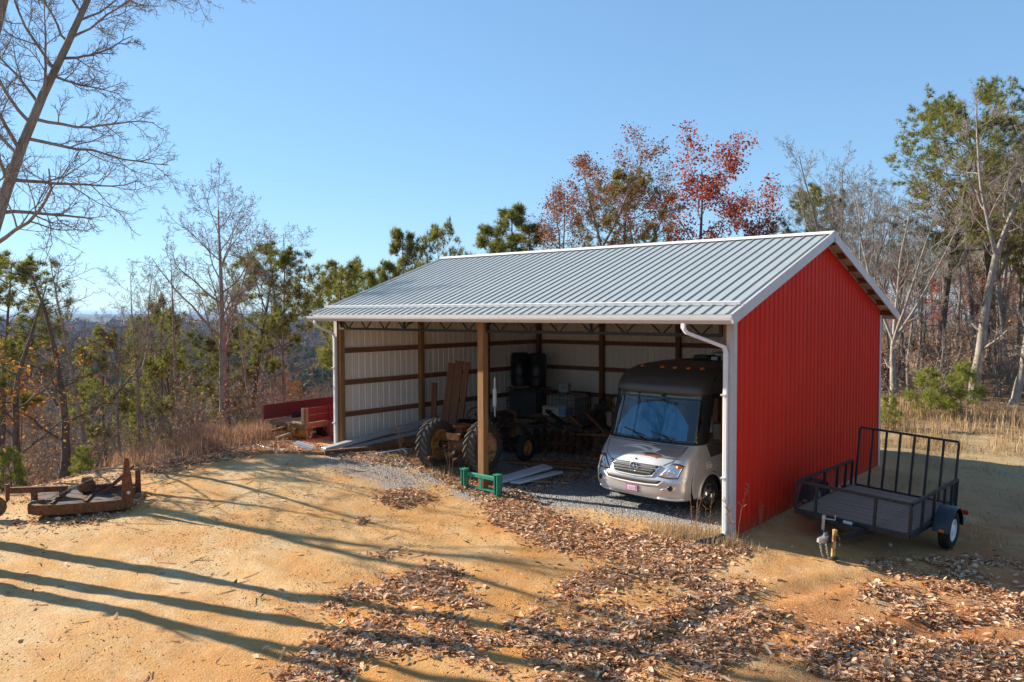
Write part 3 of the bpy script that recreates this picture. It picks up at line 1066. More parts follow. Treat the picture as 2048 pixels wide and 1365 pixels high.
def add_wheel(parent, loc, axis, r, width, rim_r, rim_mat, holes=8, name='wheel'):
    e = bpy.data.objects.new(name, None)
    e.empty_display_size = .1
    e.matrix_local = AX(loc, axis)
    link(e, parent)
    wheel(r, width, rim_r).build('tyre', M['black_rubber'], e, angle=40)
    rb = MB()
    w2 = width / 2
    rb.lathe([(rim_r + .008, w2 * .78), (rim_r * .94, w2 * .86), (rim_r * .88, w2 * .45), (rim_r * .5, w2 * .55), (rim_r * .42, w2 * .8), (rim_r * .2, w2 * .95), (0, w2 * .95)], 28)
    rb.lathe([(rim_r + .008, -w2 * .78), (rim_r * .9, -w2 * .5), (0, -w2 * .4)][::-1], 20)
    rb.build('rim', rim_mat, e, angle=40)
    for k in range(holes):
        a = 2 * math.pi * k / holes
        hb = MB()
        hb.lathe([(0, 0), (rim_r * .105, 0), (rim_r * .105, -.004)][::-1], 8)
        hb.build('rim_hole', M['black_trim'], e, loc=(rim_r * .68 * math.cos(a), rim_r * .68 * math.sin(a), w2 * .515))
    return e


for x, y, w in ((1.0, 1.12, .24), (-1.0, 1.12, .24), (.93, 5.3, .36), (-.93, 5.3, .36)):
    add_wheel(rv, (x, y, .355), (1 if x > 0 else -1, 0, 0), .355, w, .215, M['chrome'])
for x in (-.82, .82):
    mb = MB()
    mb.box((x, 1.12, .62), (.3, .9, .5))
    mb.build('wheel_well', M['interior'], rv)
# clearance lamps, air conditioner, satellite dish
for x in (-.72, -.16, .16, .48, .78):
    z = 2.885
    mb = MB(); mb.box((x, front_y(x, z) - .012, z), (.09, .07, .035), (.5, 0, 0), 0, .01); mb.build('clearance_lamp', M['amber'], rv)
mb = MB()
mb.box((.15, 4.3, 3.13), (.72, 1.0, .28), None, 0, .10)
mb.build('air_conditioner', M['black_trim'], rv, angle=50)
mb = MB()
mb.lathe([(0, .045), (.16, .03), (.26, 0), (.26, .01), (.15, .04), (0, .055)], 24, Matrix.Translation((.42, 2.75, 3.13)))
mb.tube([(.42, 2.75, 2.97), (.42, 2.75, 3.13)], .03, 8)
mb.box((.25, 2.75, 3.02), (.16, .12, .08))
mb.build('satellite_dish', M['rv_grey'], rv, angle=40)
mb = MB(); mb.box((-.3, 3.2, 3.02), (.42, .42, .09), None, 0, .03); mb.build('roof_vent', M['grille_dark'], rv)


def text_part(name, body, size, m, parent, matrix, extrude=.004, shear=0.0):
    cu = bpy.data.curves.new(name, 'FONT')
    cu.body, cu.size, cu.extrude, cu.shear = body, size, extrude, shear
    cu.align_x, cu.align_y = 'CENTER', 'CENTER'
    cu.materials.append(m)
    tmp = bpy.data.objects.new('tmp', cu)
    o = bpy.data.objects.new(name, bpy.data.meshes.new_from_object(tmp))
    bpy.data.objects.remove(tmp)
    link(o, parent)
    o.matrix_local = matrix
    return o


text_part('lettering', 'Via', .2, M['rv_white'], rv, Matrix(((0, 0, 1, 1.152), (1, 0, 0, 1.02), (0, 1, 0, .96), (0, 0, 0, 1))), .004, .3)
# ---------------------------------------------------------------- utility trailer beside the red wall
M['trailer_black'] = painted('trailer_black', (.018, .020, .024), .45, .3, (.10, .065, .045), .2, 6, damt=.5)
M['trailer_blue'] = mat('dark_blue_fender', .4, .1, (.008, .012, .017))
M['rim_white'] = painted('white_rim', (.72, .72, .70), .4, .1, (.4, .36, .3), 0, 8)
M['deck_grey'] = wood('weathered_deck', (.40, .29, .20), (.20, .14, .10), 0)
M['galv'] = painted('galvanised', (.52, .50, .46), .42, .2, (.38, .26, .16), .6, 9, damt=.4)
M['jack_tan'] = rusty('jack_rust', (.52, .34, .14), .35)
M['plate_blue'] = mat('plate_blue', .4, 0, (.20, .42, .50))
TR = thing('utility_trailer', 'black mesh-sided utility trailer with raised ramp gate beside the red wall', 'trailer', (1.72, 1.19, .885), (0, rad(3.4), rad(-3.0)))
TW, TLn, ZB, ZR = 1.00, 2.75, -.60, 0.0


def bars(name, segs, w, parent, m, roll=0):
    for a, b in segs:
        q = MB()
        q.beam(a, b, w if not hasattr(w, '__len__') else w[0], w if not hasattr(w, '__len__') else w[1])
        q.build(name, m, parent)


tb = M['trailer_black']
bars('top_rail', [((-TW, 0, ZR), (TW, 0, ZR)), ((-TW, .025, ZR), (-TW, TLn, ZR)), ((TW, .025, ZR), (TW, TLn, ZR))], .05, TR, tb)
bars('frame_rail', [((-TW, 0, ZB + .04), (TW, 0, ZB + .04)), ((-TW, .03, ZB + .04), (-TW, TLn, ZB + .04)), ((TW, .03, ZB + .04), (TW, TLn, ZB + .04)), ((-TW, TLn + .03, ZB + .04), (TW, TLn + .03, ZB + .04))], (.05, .09), TR, tb)
for y in (.7, 1.4, 2.1):
    bars('cross_member', [((-TW + .03, y, ZB + .03), (TW - .03, y, ZB + .03))], (.05, .06), TR, tb)
ups = [(-TW, 0), (TW, 0), (-.62, 0), (.42, 0), (-TW, TLn), (TW, TLn)] + [(s * TW, y) for s in (-1, 1) for y in (.65, 1.3, 1.95, 2.4)]
for x, y in ups:
    bars('upright', [((x, y, ZB + .08), (x, y, ZR - .02))], .045, TR, tb)


def lattice(name, o, u, v, W_, H_, parent, m, p=.075, r=.0022):
    """expanded-metal screen: two families of thin diagonal wires in the plane o + u + v"""
    q = MB()
    o, u, v = Vector(o), Vector(u), Vector(v)
    k = -H_ * 1.6
    while k < W_:
        for sgn in (1, -1):
            pts = []
            a0, a1 = k, k + H_ * 1.6
            t0, t1 = max(0, -a0 / (a1 - a0)), min(1, (W_ - a0) / (a1 - a0))
            if t1 - t0 > .01:
                p0, p1 = (a0 + (a1 - a0) * t0, H_ * t0), (a0 + (a1 - a0) * t1, H_ * t1)
                if sgn < 0:
                    p0, p1 = (W_ - p0[0], p0[1]), (W_ - p1[0], p1[1])
                q.tube([o + u * p0[0] + v * p0[1], o + u * p1[0] + v * p1[1]], r, 3, 0, False)
        k += p
    b = q.build(name, m, parent)
    b['kind'] = 'stuff'
    return b


lattice('mesh_screen', (-TW, .0, ZB + .08), (1, 0, 0), (0, 0, 1), 2 * TW, .50, TR, tb)
lattice('mesh_screen', (-TW, 0, ZB + .08), (0, 1, 0), (0, 0, 1), TLn, .50, TR, tb)
lattice('mesh_screen', (TW, 0, ZB + .08), (0, 1, 0), (0, 0, 1), TLn, .50, TR, tb)
for k in range(11):
    q = MB()
    q.box((0, 0, 0), (2 * TW - .06, .235, .035))
    q.build('deck_plank', M['deck_grey'], TR, loc=(0, .14 + .245 * k, ZB + .075 + .004 * ((k * 7) % 3)))
# ramp gate standing at the back
G = bpy.data.objects.new('ramp_gate', None); link(G, TR); G.location = (0, TLn + .07, ZB + .09); G.rotation_euler = (rad(-3), 0, 0)
gw, gh = .94, 1.22
bars('gate_rail', [((-gw, 0, 0), (gw, 0, 0)), ((-gw, 0, gh), (gw, 0, gh))], .045, G, tb)
for k in range(8):
    x = -gw + 2 * gw * k / 7
    bars('gate_bar', [((x, 0, .02), (x, 0, gh - .02))], .04, G, tb)
lattice('gate_screen', (-gw, .03, 0), (1, 0, 0), (0, 0, 1), 2 * gw, gh, G, tb)
# tongue, coupler, jacks, chains
q = MB(); q.beam((-.62, .3, ZB - .02), (-.10, -.95, ZB - .06), .05, .09); q.build('tongue_beam', tb, TR)
q = MB(); q.beam((.42, .3, ZB - .02), (.02, -.95, ZB - .06), .05, .09); q.build('tongue_beam', tb, TR)
q = MB(); q.beam((-.45, -.12, ZB - .0), (.3, -.12, ZB - .0), .05, .08); q.build('tongue_brace', tb, TR)
q = MB()
q.box((-.05, -1.0, ZB - .05), (.12, .26, .09), None, 0, .02)
q.lathe([(0, .05), (.05, .04), (.055, -.02), (.0, -.03)], 12, Matrix.Translation((-.05, -1.14, ZB - .05)))
q.box((-.05, -.93, ZB + .02), (.025, .14, .05))
q.build('coupler', M['galv'], TR)
q = MB()
q.tube([(-.22, -.62, ZB - .14), (-.22, -.62, ZB + .22)], .028, 10)
q.lathe([(.034, 0), (.034, .05), (0, .06)], 10, Matrix.Translation((-.22, -.62, ZB + .2)))
q.tube([(-.22, -.62, ZB + .2), (-.02, -.63, ZB + .21), (-.02, -.63, ZB + .30)], .012, 6)
q.build('jack', M['galv'], TR)
q = MB()
q.tube([(.12, -.98, ZB + .13), (.12, -.98, ZB - .33)], .034, 10)
q.lathe([(.04, 0), (.04, .04), (0, .05)], 10, Matrix.Translation((.12, -.98, ZB + .11)))
q.tube([(.15, -.98, ZB + .10), (.21, -.98, ZB + .02), (.22, -.98, ZB - .1)], .008, 5)
q.build('jack', M['jack_tan'], TR)
q = MB(); q.lathe([(0, .03), (.07, .02), (.09, 0), (.09, -.015), (0, -.015)], 14, Matrix.Translation((.12, -.98, ZB - .335))); q.build('jack_foot', M['steel_black'], TR)
for x0 in (-.12, -.02):
    q = MB()
    for k in range(12):
        t = k / 11
        p0 = Vector((x0 + .07 * t, -.98 + .02 * t, ZB - .09 - .27 * math.sin(t * 1.5)))
        d = Vector((.02, .004, -.035))
        rr_ = [p0 + d * math.cos(a) * .5 + (Vector((0, .012, 0)) if k % 2 else Vector((.012, 0, .004))) * math.sin(a) for a in np.linspace(0, 6.28, 9)]
        q.tube(rr_, .004, 4, 0, False)
    o = q.build('safety_chain', M['galv'], TR); o['kind'] = 'stuff'
q = MB(); q.box((-.02, -.027, ZB + .045), (.16, .006, .06)); q.build('sticker', M['rim_white'], TR)
# axle, wheels, fenders, lamps
q = MB(); q.tube([(-1.15, 1.42, ZB - .06), (1.15, 1.42, ZB - .06)], .03, 8); q.build('axle', tb, TR)
for s in (-1, 1):
    add_wheel(TR, (s * 1.24, 1.42, ZB - .055), (s, 0, 0), .345, .20, .20, M['rim_white'], 5)
    q = MB()
    arc = [(1.42 - .43 * math.cos(a), ZB - .055 + .43 * math.sin(a)) for a in np.linspace(.05, math.pi - .05, 15)]
    n = len(arc)
    vs_ = [(s * 1.08, y, z) for y, z in arc] + [(s * 1.37, y, z) for y, z in arc] + [(s * 1.37, 1.42 + (y - 1.42) * .92, ZB - .055 + (z - ZB + .055) * .92) for y, z in arc]
    q.add(vs_, [(i, i + 1, n + i + 1, n + i) for i in range(n - 1)] + [(n + i, n + i + 1, 2 * n + i + 1, 2 * n + i) for i in range(n - 1)])
    q.build('fender', M['trailer_blue'], TR, True)
    q = MB(); q.box((s * 1.23, 1.42 - .445, ZB + .0), (.09, .03, .05), None, 0, .01); q.build('side_marker', M['amber'], TR)
    q = MB(); q.box((s * 1.14, TLn + .05, ZB - .02), (.16, .05, .09), None, 0, .01); q.build('tail_lamp', M['red_lens'], TR)
q = MB(); q.box((1.05, TLn + .07, ZB - .19), (.26, .012, .14)); q.build('license_plate', M['plate_blue'], TR)
q = MB(); q.beam((.95, TLn + .05, ZB + .02), (1.05, TLn + .06, ZB - .12), .03, .03); q.build('plate_bracket', tb, TR)

# ---------------------------------------------------------------- rusty rotary mower on the left
M['mower_deck'] = rusty('mower_deck', (.085, .070, .058), .3)
M['rust'] = rusty('bare_rust', (.12, .055, .03), .7)
M['rust_dark'] = rusty('dark_rust', (.065, .045, .035), .5)
M['dull_chain'] = rusty('dull_chain', (.30, .27, .23), .3)
MW = thing('rotary_mower', 'rusty tractor-drawn rotary mower with chains and tail wheel lying at the clearing edge', 'mower', (-10.95, -6.7, zg(-10.95, -6.7)), (0, 0, rad(57)))
# local x: towards the A-frame (right), y: away
out = [(-.95, -.45), (-.75, -.62), (-.3, -.68), (.62, -.62), (.80, -.55), (.80, 1.0), (.62, 1.05), (-.35, 1.08), (-.8, .98), (-1.0, .7)]
q = MB(); q.prism(out, .27, .285); q.build('deck', M['mower_deck'], MW)
n = len(out)
for i in range(n):
    a, b = out[i], out[(i + 1) % n]
    q = MB(); q.beam((a[0], a[1], .185), (b[0], b[1], .185), .012, .19); q.build('skirt', M['rust'] if i < 4 else M['rust_dark'], MW)
bars('deck_rib', [((.1, -.6, .30), (.1, 1.02, .30)), ((-.5, -.6, .30), (-.5, 1.0, .30))], (.05, .04), MW, M['rust_dark'])
bars('brace', [((.28, .1, .30), (.80, -.05, .72)), ((.28, .55, .30), (.80, .62, .75)), ((.2, .2, .33), (.85, .2, .36)), ((.2, .45, .33), (.85, .45, .36))], .05, MW, M['rust_dark'])
q = MB(); q.box((-.05, .30, .42), (.30, .26, .24), None, 0, .05); q.lathe([(.12, 0), (.10, .08), (0, .09)], 12, Matrix.Translation((-.05, .30, .54))); q.tube([(.1, .3, .42), (.45, .3, .42)], .035, 8); q.build('gearbox', M['rust_dark'], MW, angle=40)
q = MB(); q.prism([(-.11, 0), (.10, 0), (.11, .38), (.035, 1.0), (-.03, 1.02), (-.10, .42)], -.03, .03, Matrix.Translation((.84, -.5, .10)) @ Matrix.Rotation(rad(90), 4, 'X') @ Matrix.Rotation(rad(0), 4, 'Y')); q.build('mast_plate', M['rust'], MW)
q = MB(); q.prism([(-.06, 0), (.06, 0), (.05, .5), (-.05, .5)], -.02, .02, Matrix.Translation((.84, .85, .10)) @ Matrix.Rotation(rad(90), 4, 'X')); q.build('hitch_plate', M['rust'], MW)
q = MB(); q.lathe([(.035, .0), (.035, .05), (0, .055)], 10, AX((.88, -.54, .42), (0, -1, 0))); q.build('hitch_pin', M['galv'], MW)


def chain(name, a, b, sag, n_, parent, m, rr_=.013):
    a, b = Vector(a), Vector(b)
    q_ = MB()
    d = (b - a).normalized()
    x, y, z = basis(d)
    for k in range(n_):
        t = (k + .5) / n_
        c_ = a.lerp(b, t) - Vector((0, 0, sag * 4 * t * (1 - t)))
        s_ = x if k % 2 else y
        l_ = (b - a).length / n_ * .75
        q_.tube([c_ + d * l_ * math.cos(u) + s_ * rr_ * math.sin(u) for u in np.linspace(0, 6.283, 9)], rr_ * .34, 4, 0, False)
    o_ = q_.build(name, m, parent)
    o_['kind'] = 'stuff'


chain('chain', (.84, -.52, 1.06), (-.72, -.42, .30), .02, 44, MW, M['dull_chain'])
chain('chain', (.84, -.50, 1.06), (-.55, .55, .32), .05, 44, MW, M['dull_chain'])
for x, y in ((-.72, -.44), (-.55, .55)):
    q = MB(); q.box((x, y, .32), (.10, .08, .09), None, 0, .01); q.build('chain_lug', M['rust_dark'], MW)
q = MB(); q.beam((-.35, .02, .46), (-1.42, -.02, .50), .09, .11); q.build('tail_arm', M['rust_dark'], MW)
bars('arm_post', [((-.45, .02, .28), (-.45, .02, .42)), ((-.95, .0, .26), (-.95, .0, .44))], .10, MW, M['rust_dark'])
q = MB(); q.tube([(-1.42, -.02, .62), (-1.42, -.02, .30)], .04, 8); q.beam((-1.42, -.02, .3), (-1.55, -.12, .20), .05, .05); q.build('tail_fork', M['rust_dark'], MW)
q = MB(); q.lathe([(0, -.05), (.07, -.05), (.09, -.03), (.17, -.045), (.21, -.03), (.215, .03), (.17, .045), (.09, .03), (.07, .05), (0, .05)], 24, AX((-1.62, -.15, .205), (.35, -1, .1))); q.build('tail_wheel', rusty('mossy_wheel', (.12, .095, .035), .4), MW, angle=35)

# ---------------------------------------------------------------- old farm wagon left of the barn
M['wagon_red'] = wood('faded_red_boards', (.17, .055, .045), (.075, .024, .020), 1)
M['wagon_dark'] = wood('dark_red_boards', (.12, .032, .026), (.055, .016, .013), 1)
M['old_plank'] = wood('grey_plank', (.34, .24, .14), (.17, .11, .06), 0)
wz = zg(-13.6, .4)
WG = thing('farm_wagon', 'old farm wagon with faded red plank sides standing left of the barn', 'wagon', (-12.95, .0, wz), (0, 0, rad(8)))
bw, bl, fz = 1.62, 3.2, .50
for i, (z, h) in enumerate(((fz + .14, .2), (fz + .355, .2))):
    q = MB(); q.box((0, 0, 0), (.04, bl, h)); q.build('side_board', M['wagon_red'], WG, loc=(0, bl / 2, z))
    q = MB(); q.box((0, 0, 0), (.04, bl + .1, h + .01)); q.build('side_board', M['wagon_dark'], WG, loc=(-bw, bl / 2 - .05, z + .01))
for y in (.04, .95, 1.9, 2.8):
    q = MB(); q.box((.045, y, fz + .24), (.045, .09, .46)); q.build('stake', M['old_plank'] if y < .1 else M['wagon_red'], WG)
q = MB(); q.box((-.03, -.03, fz + .24), (.09, .05, .46)); q.build('stake', M['old_plank'], WG)
q = MB(); q.box((-bw, -.06, fz + .25), (.03, .05, .5)); q.build('stake', M['old_plank'], WG)
for k in range(9):
    q = MB(); q.box((0, 0, 0), (.168, bl, .035)); q.build('floor_plank', M['old_plank'], WG, loc=(-.10 - .178 * k, bl / 2 - .04 + .03 * ((k * 5) % 3), fz))
for y in (.08, .75, 1.5, 2.3):
    q = MB(); q.box((0, 0, 0), (bw, .07, .10)); q.build('cross_sill', M['old_plank'], WG, loc=(-bw / 2, y, fz - .07))
q = MB(); q.box((.03, bl / 2, fz - .055), (.05, bl, .16)); q.build('side_sill', M['old_plank'], WG)
for x in (-.35, -1.2):
    q = MB(); q.box((0, 0, 0), (.10, bl + .2, .16)); q.build('chassis_beam', M['rust'], WG, loc=(x, bl / 2, fz - .21))
q = MB(); q.beam((-.55, -.55, .12), (-.35, 1.3, .42), .12, .10); q.build('draw_channel', M['old_plank'], WG)
q = MB(); q.beam((-1.0, -.35, .28), (-.45, .8, .55), .14, .06); q.build('draw_channel', M['rust'], WG)
q = MB(); q.tube([(-1.5, 1.1, .3), (.05, 1.1, .3)], .05, 8); q.build('axle', M['rust'], WG)
wy = rusty('yellow_rust', (.38, .19, .03), .35)
for x in (-.30, -1.35):
    e = add_wheel(WG, (x, 1.1, .34), (1, 0, 0), .36, .22, .2, wy, 5)
q = MB(); q.lathe([(0, -.3), (.26, -.3), (.27, -.26), (.265, .0), (.27, .26), (.26, .3), (0, .3)], 20, AX((-.45, .25, .27), (.85, .5, 0))); q.build('roller_drum', wy, WG, angle=35)
dr = thing('steel_drum', 'rusty red steel drum lying against the wagon beside the left barn corner', 'drum', (-12.3, .75, zg(-12.3, .75)), (0, 0, rad(70)))
q = MB(); q.lathe([(0, -.42), (.27, -.42), (.29, -.40), (.285, -.15), (.295, -.13), (.285, -.11), (.285, .13), (.295, .15), (.285, .17), (.29, .40), (.27, .42), (0, .42)], 24, AX((0, 0, .29), (0, 1, 0))); q.build('drum_body', rusty('red_drum', (.22, .05, .04), .35), dr, angle=35)
q = MB(); q.lathe([(.03, 0), (.03, .02), (0, .025)], 8, AX((.0, -.42, .42), (0, -1, 0))); q.build('bung', M['rust_dark'], dr)

# ---------------------------------------------------------------- old tractor under the far bay
M['lug_grey'] = painted('dusty_tyre', (.135, .128, .115), .9, .3, (.05, .047, .04), 0, 7, .003, .15, damt=.6)
M['tyre_side'] = painted('dusty_tyre_side', (.075, .062, .050), .9, .3, (.12, .095, .07), 0, 5, .002, .15)
M['rim_rust'] = rusty('tan_rust_rim', (.46, .27, .13), .35, .8, 5)
M['rim_yellow'] = rusty('yellow_rim', (.42, .24, .06), .3, .8, 5)
M['tractor_dark'] = rusty('greasy_iron', (.022, .020, .020), .22)
tz = zg(-7.4, .7)
TC = thing('old_tractor', 'old rust-stained tractor with lugged rear tyres nosed into the barn', 'tractor', (-7.45, .66, tz), (0, 0, rad(7)))


def ag_wheel(parent, loc, axis, R, w, rr_, rim_m, spin):
    e = bpy.data.objects.new('rear_wheel', None)
    link(e, parent)
    e.matrix_local = AX(loc, axis)
    q_ = MB()
    w2 = w / 2
    q_.lathe([(rr_, -w2 * .75), (rr_ * 1.12, -w2 * .85), (R * .8, -w2), (R * .90, -w2 * .9), (R * .935, -w2 * .4), (R * .94, 0), (R * .935, w2 * .4), (R * .90, w2 * .9), (R * .8, w2), (rr_ * 1.12, w2 * .85), (rr_, w2 * .75)], 40)
    ty = q_.build('tyre', M['tyre_side'], e, angle=50)
    nl = 22
    for s in (-1, 1):
        for k in range(nl):
            a0 = 2 * math.pi * (k + (.5 if s > 0 else 0)) / nl + spin
            l_ = MB()
            pts = []
            for t in np.linspace(0, 1, 5):
                a = a0 + t * .30
                zz = s * (.03 + (w2 * 1.0 - .03) * t)
                ri, ro = R * (.925 - .05 * t * t), R * (1.0 - .055 * t * t)
                da = .042
                for (r_, dd) in ((ri, -da * 1.25), (ro, -da * .8), (ro, da * .8), (ri, da * 1.25)):
                    pts.append((r_ * math.cos(a + dd), r_ * math.sin(a + dd), zz))
            fs = []
            for i in range(4):
                for j in range(3):
                    fs.append((i * 4 + j, i * 4 + j + 1, i * 4 + 4 + j + 1, i * 4 + 4 + j))
            fs += [(3, 2, 1, 0), (16, 17, 18, 19)]
            l_.add(pts, fs)
            l_.build('tread_lug', M['lug_grey'], ty)
    q_ = MB()
    q_.lathe([(rr_ * 1.06, w2 * .78), (rr_ * 1.04, w2 * .86), (rr_ * .95, w2 * .80), (rr_ * .90, w2 * .45), (rr_ * .86, w2 * .1), (rr_ * .80, 0), (rr_ * .5, -.01), (rr_ * .42, .03), (rr_ * .2, .05), (0, .05)], 32)
    q_.lathe([(rr_ * 1.06, -w2 * .78), (rr_ * .95, -w2 * .8), (rr_ * .88, -w2 * .3), (rr_ * .80, -.012), (0, -.02)][::-1], 32)
    rm_ = q_.build('rim', rim_m, e, angle=40)
    for k in range(8):
        a = 2 * math.pi * k / 8
        b_ = MB()
        b_.lathe([(.018, 0), (.018, .025), (0, .027)], 6)
        b_.build('bolt', M['rust_dark'], rm_, loc=(rr_ * .34 * math.cos(a), rr_ * .34 * math.sin(a), .04))
    return e


ag_wheel(TC, (-.66, -.08, .64), (1, 0, 0), .65, .34, .36, M['rim_yellow'], .1)
ag_wheel(TC, (.66, .08, .64), (1, 0, 0), .65, .34, .36, M['rim_rust'], .3)
q = MB(); q.tube([(-.6, 0, .64), (-.25, 0, .64), (-.16, 0, .64), (.16, 0, .64), (.25, 0, .64), (.6, 0, .64)], [.08, .10, .2, .2, .10, .08], 12); q.build('axle_housing', M['rust_dark'], TC, True)
q = MB(); q.box((0, .75, .72), (.34, 1.4, .42), None, 0, .06); q.build('transmission', M['tractor_dark'], TC)
q = MB(); q.box((0, 1.65, 1.05), (.42, 1.1, .5), None, 0, .10); q.build('hood', M['tractor_dark'], TC)
q = MB(); q.box((0, 2.23, .92), (.44, .06, .72), None, 0, .03); q.build('radiator_grille', M['rust_dark'], TC)
q = MB(); q.box((0, 1.6, .66), (.3, .9, .36), None, 0, .04); q.build('engine', M['tractor_dark'], TC)
q = MB(); q.tube([(-.62, 2.0, .38), (.62, 2.0, .38)], .045, 8); q.build('front_axle', M['tractor_dark'], TC)
fwm = rusty('orange_rim', (.52, .16, .05), .3)
for x in (-.66, .66):
    add_wheel(TC, (x, 2.0, .36), (1 if x > 0 else -1, 0, 0), .36, .17, .20, fwm, 4, 'front_wheel')
q = MB(); q.lathe([(0, .02), (.16, .03), (.22, .09), (.225, .10), (.16, .045), (0, .035)], 18, Matrix.Translation((0, .1, 1.06))); q.box((0, .1, .95), (.06, .1, .22)); q.build('seat', M['rust'], TC, angle=40)
q = MB()
q.tube([(0, .98, 1.05), (0, .66, 1.36)], .02, 8)
q.tube([(.2 * math.cos(a), .64 + .14 * math.sin(a), 1.38 + .14 * math.sin(a)) for a in np.linspace(0, 6.283, 21)], .014, 6)
for a in (0, 2.1, 4.2):
    q.tube([(0, .64, 1.38), (.2 * math.cos(a), .64 + .14 * math.sin(a), 1.38 + .14 * math.sin(a))], .009, 5)
q.build('steering_wheel', M['tractor_dark'], TC)
q = MB(); q.tube([(.17, 1.3, 1.2), (.17, 1.3, 1.5)], .02, 8); q.tube([(.17, 1.3, 1.5), (.17, 1.3, 1.95)], .055, 12); q.tube([(.17, 1.3, 1.95), (.17, 1.3, 2.25)], .025, 10); q.build('exhaust', M['rim_white'], TC, angle=50)
bars('lift_arm', [((-.25, -.05, .5), (-.38, -.75, .42)), ((.25, -.05, .5), (.38, -.75, .42))], .05, TC, M['rust_dark'])
q = MB(); q.prism([(-.16, 0), (.16, 0), (.22, .17), (-.22, .17)], -.02, .02, Matrix.Translation((-.05, -.18, .80)) @ Matrix.Rotation(rad(90), 4, 'X')); q.build('hitch_plate', rusty('orange_rust', (.48, .20, .09), .3), TC)
q = MB(); q.lathe([(0, 0), (.09, 0), (.09, .34), (0, .36)], 14, AX((-.05, -.5, .5), (1, 0, .1))); q.build('hydraulic_tank', M['tractor_dark'], TC, angle=40)
q = MB(); q.box((.42, .28, 1.12), (.2, .26, .3), (0, .2, .3), 0, .06); q.build('battery_box', M['steel_black'], TC)

# ---------------------------------------------------------------- stored things in the barn
def plank(label, a, b, w, t, m, name='plank', cat='plank', group=None, roll=0.0):
    a, b = Vector(a), Vector(b)
    c_ = (a + b) / 2
    q_ = MB()
    q_.beam(a - c_, b - c_, w, t, 0, roll, .003)
    return tag(q_.build(name, m, None, loc=c_), label, cat, group)


M['old_brown_z'] = wood('old_brown_board', (.25, .105, .042), (.12, .05, .022), 2)
gp_ = 'old boards standing behind the tractor'
for x, w, zt, x1 in ((-9.98, .26, 2.55, -9.95), (-9.70, .30, 2.62, -9.62), (-9.42, .20, 2.60, -9.30), (-10.42, .20, 1.95, -10.62)):
    lab = {2.55: 'left one of three tall brown boards standing behind the tractor wheel', 2.62: 'wide middle brown board standing behind the tractor wheel',
           2.60: 'right one of three tall brown boards standing behind the tractor wheel', 1.95: 'short narrow brown board leaning beside the tall boards'}[zt]
    q = MB(); q.box((0, 0, 0), (w, .045, zt - .2), None, 0, .004)
    o = q.build('board', M['old_brown_z'], None, loc=((x + x1) / 2, 2.75, (zt + .2) / 2 + .1), rot=(rad(-6), rad(-3 if x1 < x else 4), 0))
    tag(o, lab, 'board', gp_)

M['ibc_white'] = painted('tank_plastic', (.30, .32, .32), .4, .2, (.15, .15, .13), 0, 3)
M['ibc_blue'] = painted('tank_plastic_blue', (.045, .075, .095), .4, .2, (.03, .04, .04), 0, 3)


def tote(label, x, y, m):
    t_ = thing('liquid_tote', label, 'tote', (x, y, zg(x, y)), (0, 0, rad(4)), 'caged liquid totes at the back of the barn')
    q_ = MB(); q_.box((0, 0, .62), (1.1, .95, .94), None, 0, .06); q_.build('tank', m, t_, angle=40)
    q_ = MB(); q_.box((0, 0, .07), (1.2, 1.0, .13)); q_.build('pallet', M['old_plank'], t_)
    q_ = MB()
    for k in range(9):
        a = -.58 + 1.16 * k / 8
        for yy in (-.49, .49):
            q_.tube([(a, yy, .14), (a, yy, 1.14)], .009, 4, 0, False)
    for k in range(7):
        a = -.48 + .96 * k / 6
        for xx in (-.58, .58):
            q_.tube([(xx, a, .14), (xx, a, 1.14)], .009, 4, 0, False)
    for z_ in (.2, .45, .7, .95, 1.14):
        q_.tube([(-.58, -.49, z_), (.58, -.49, z_), (.58, .49, z_), (-.58, .49, z_), (-.58, -.49, z_)], .009, 4, 0, False)
    o_ = q_.build('cage', M['rust_dark'], t_)
    o_['kind'] = 'stuff'
    q_ = MB(); q_.lathe([(.09, 0), (.09, .04), (0, .045)], 14, Matrix.Translation((0, 0, 1.09))); q_.build('lid', M['black_trim'], t_)


tote('dark blue-grey caged tote under the two black drums', -10.75, 7.45, M['ibc_blue'])
tote('white caged tote against the back wall beside the drum tote', -9.25, 7.6, M['ibc_white'])
for k, (x, y) in enumerate(((-11.02, 7.28), (-10.45, 7.5))):
    d_ = thing('plastic_drum', ['black plastic drum standing on the tote nearer the side wall', 'black plastic drum standing on the tote nearer the corner post'][k], 'drum', (x, y, 1.19 + zg(x, y)), (0, 0, k), 'black plastic drums')
    d_.scale = (1.12, 1.12, 1.15)
    q = MB(); q.lathe([(0, 0), (.24, 0), (.27, .03), (.285, .25), (.285, .28), (.295, .30), (.285, .32), (.285, .68), (.295, .70), (.285, .72), (.27, .93), (.24, .97), (.22, .97), (.21, .95), (0, .95)], 24); q.build('drum_body', M['black_trim'], d_, angle=35)
    for a in (0, math.pi):
        q = MB(); q.lathe([(.035, 0), (.035, .02), (0, .022)], 10, Matrix.Translation((.13 * math.cos(a), .13 * math.sin(a), .95))); q.build('bung', M['grille_dark'], d_)


def crate(name, label, cat, loc, size, m, m2, rz=0):
    t_ = thing(name, label, cat, loc, (0, 0, rz))
    x, y, z = size
    q_ = MB(); q_.box((0, 0, z / 2), size, None, 0, .012); q_.build('body', m, t_)
    q_ = MB(); q_.box((0, 0, z + .012), (x * 1.04, y * 1.04, .03), None, 0, .008); q_.build('lid', m2, t_)
    q_ = MB(); q_.box((0, -y / 2 - .006, z * .62), (x * .3, .012, z * .12)); q_.build('handle', M['grille_dark'], t_)


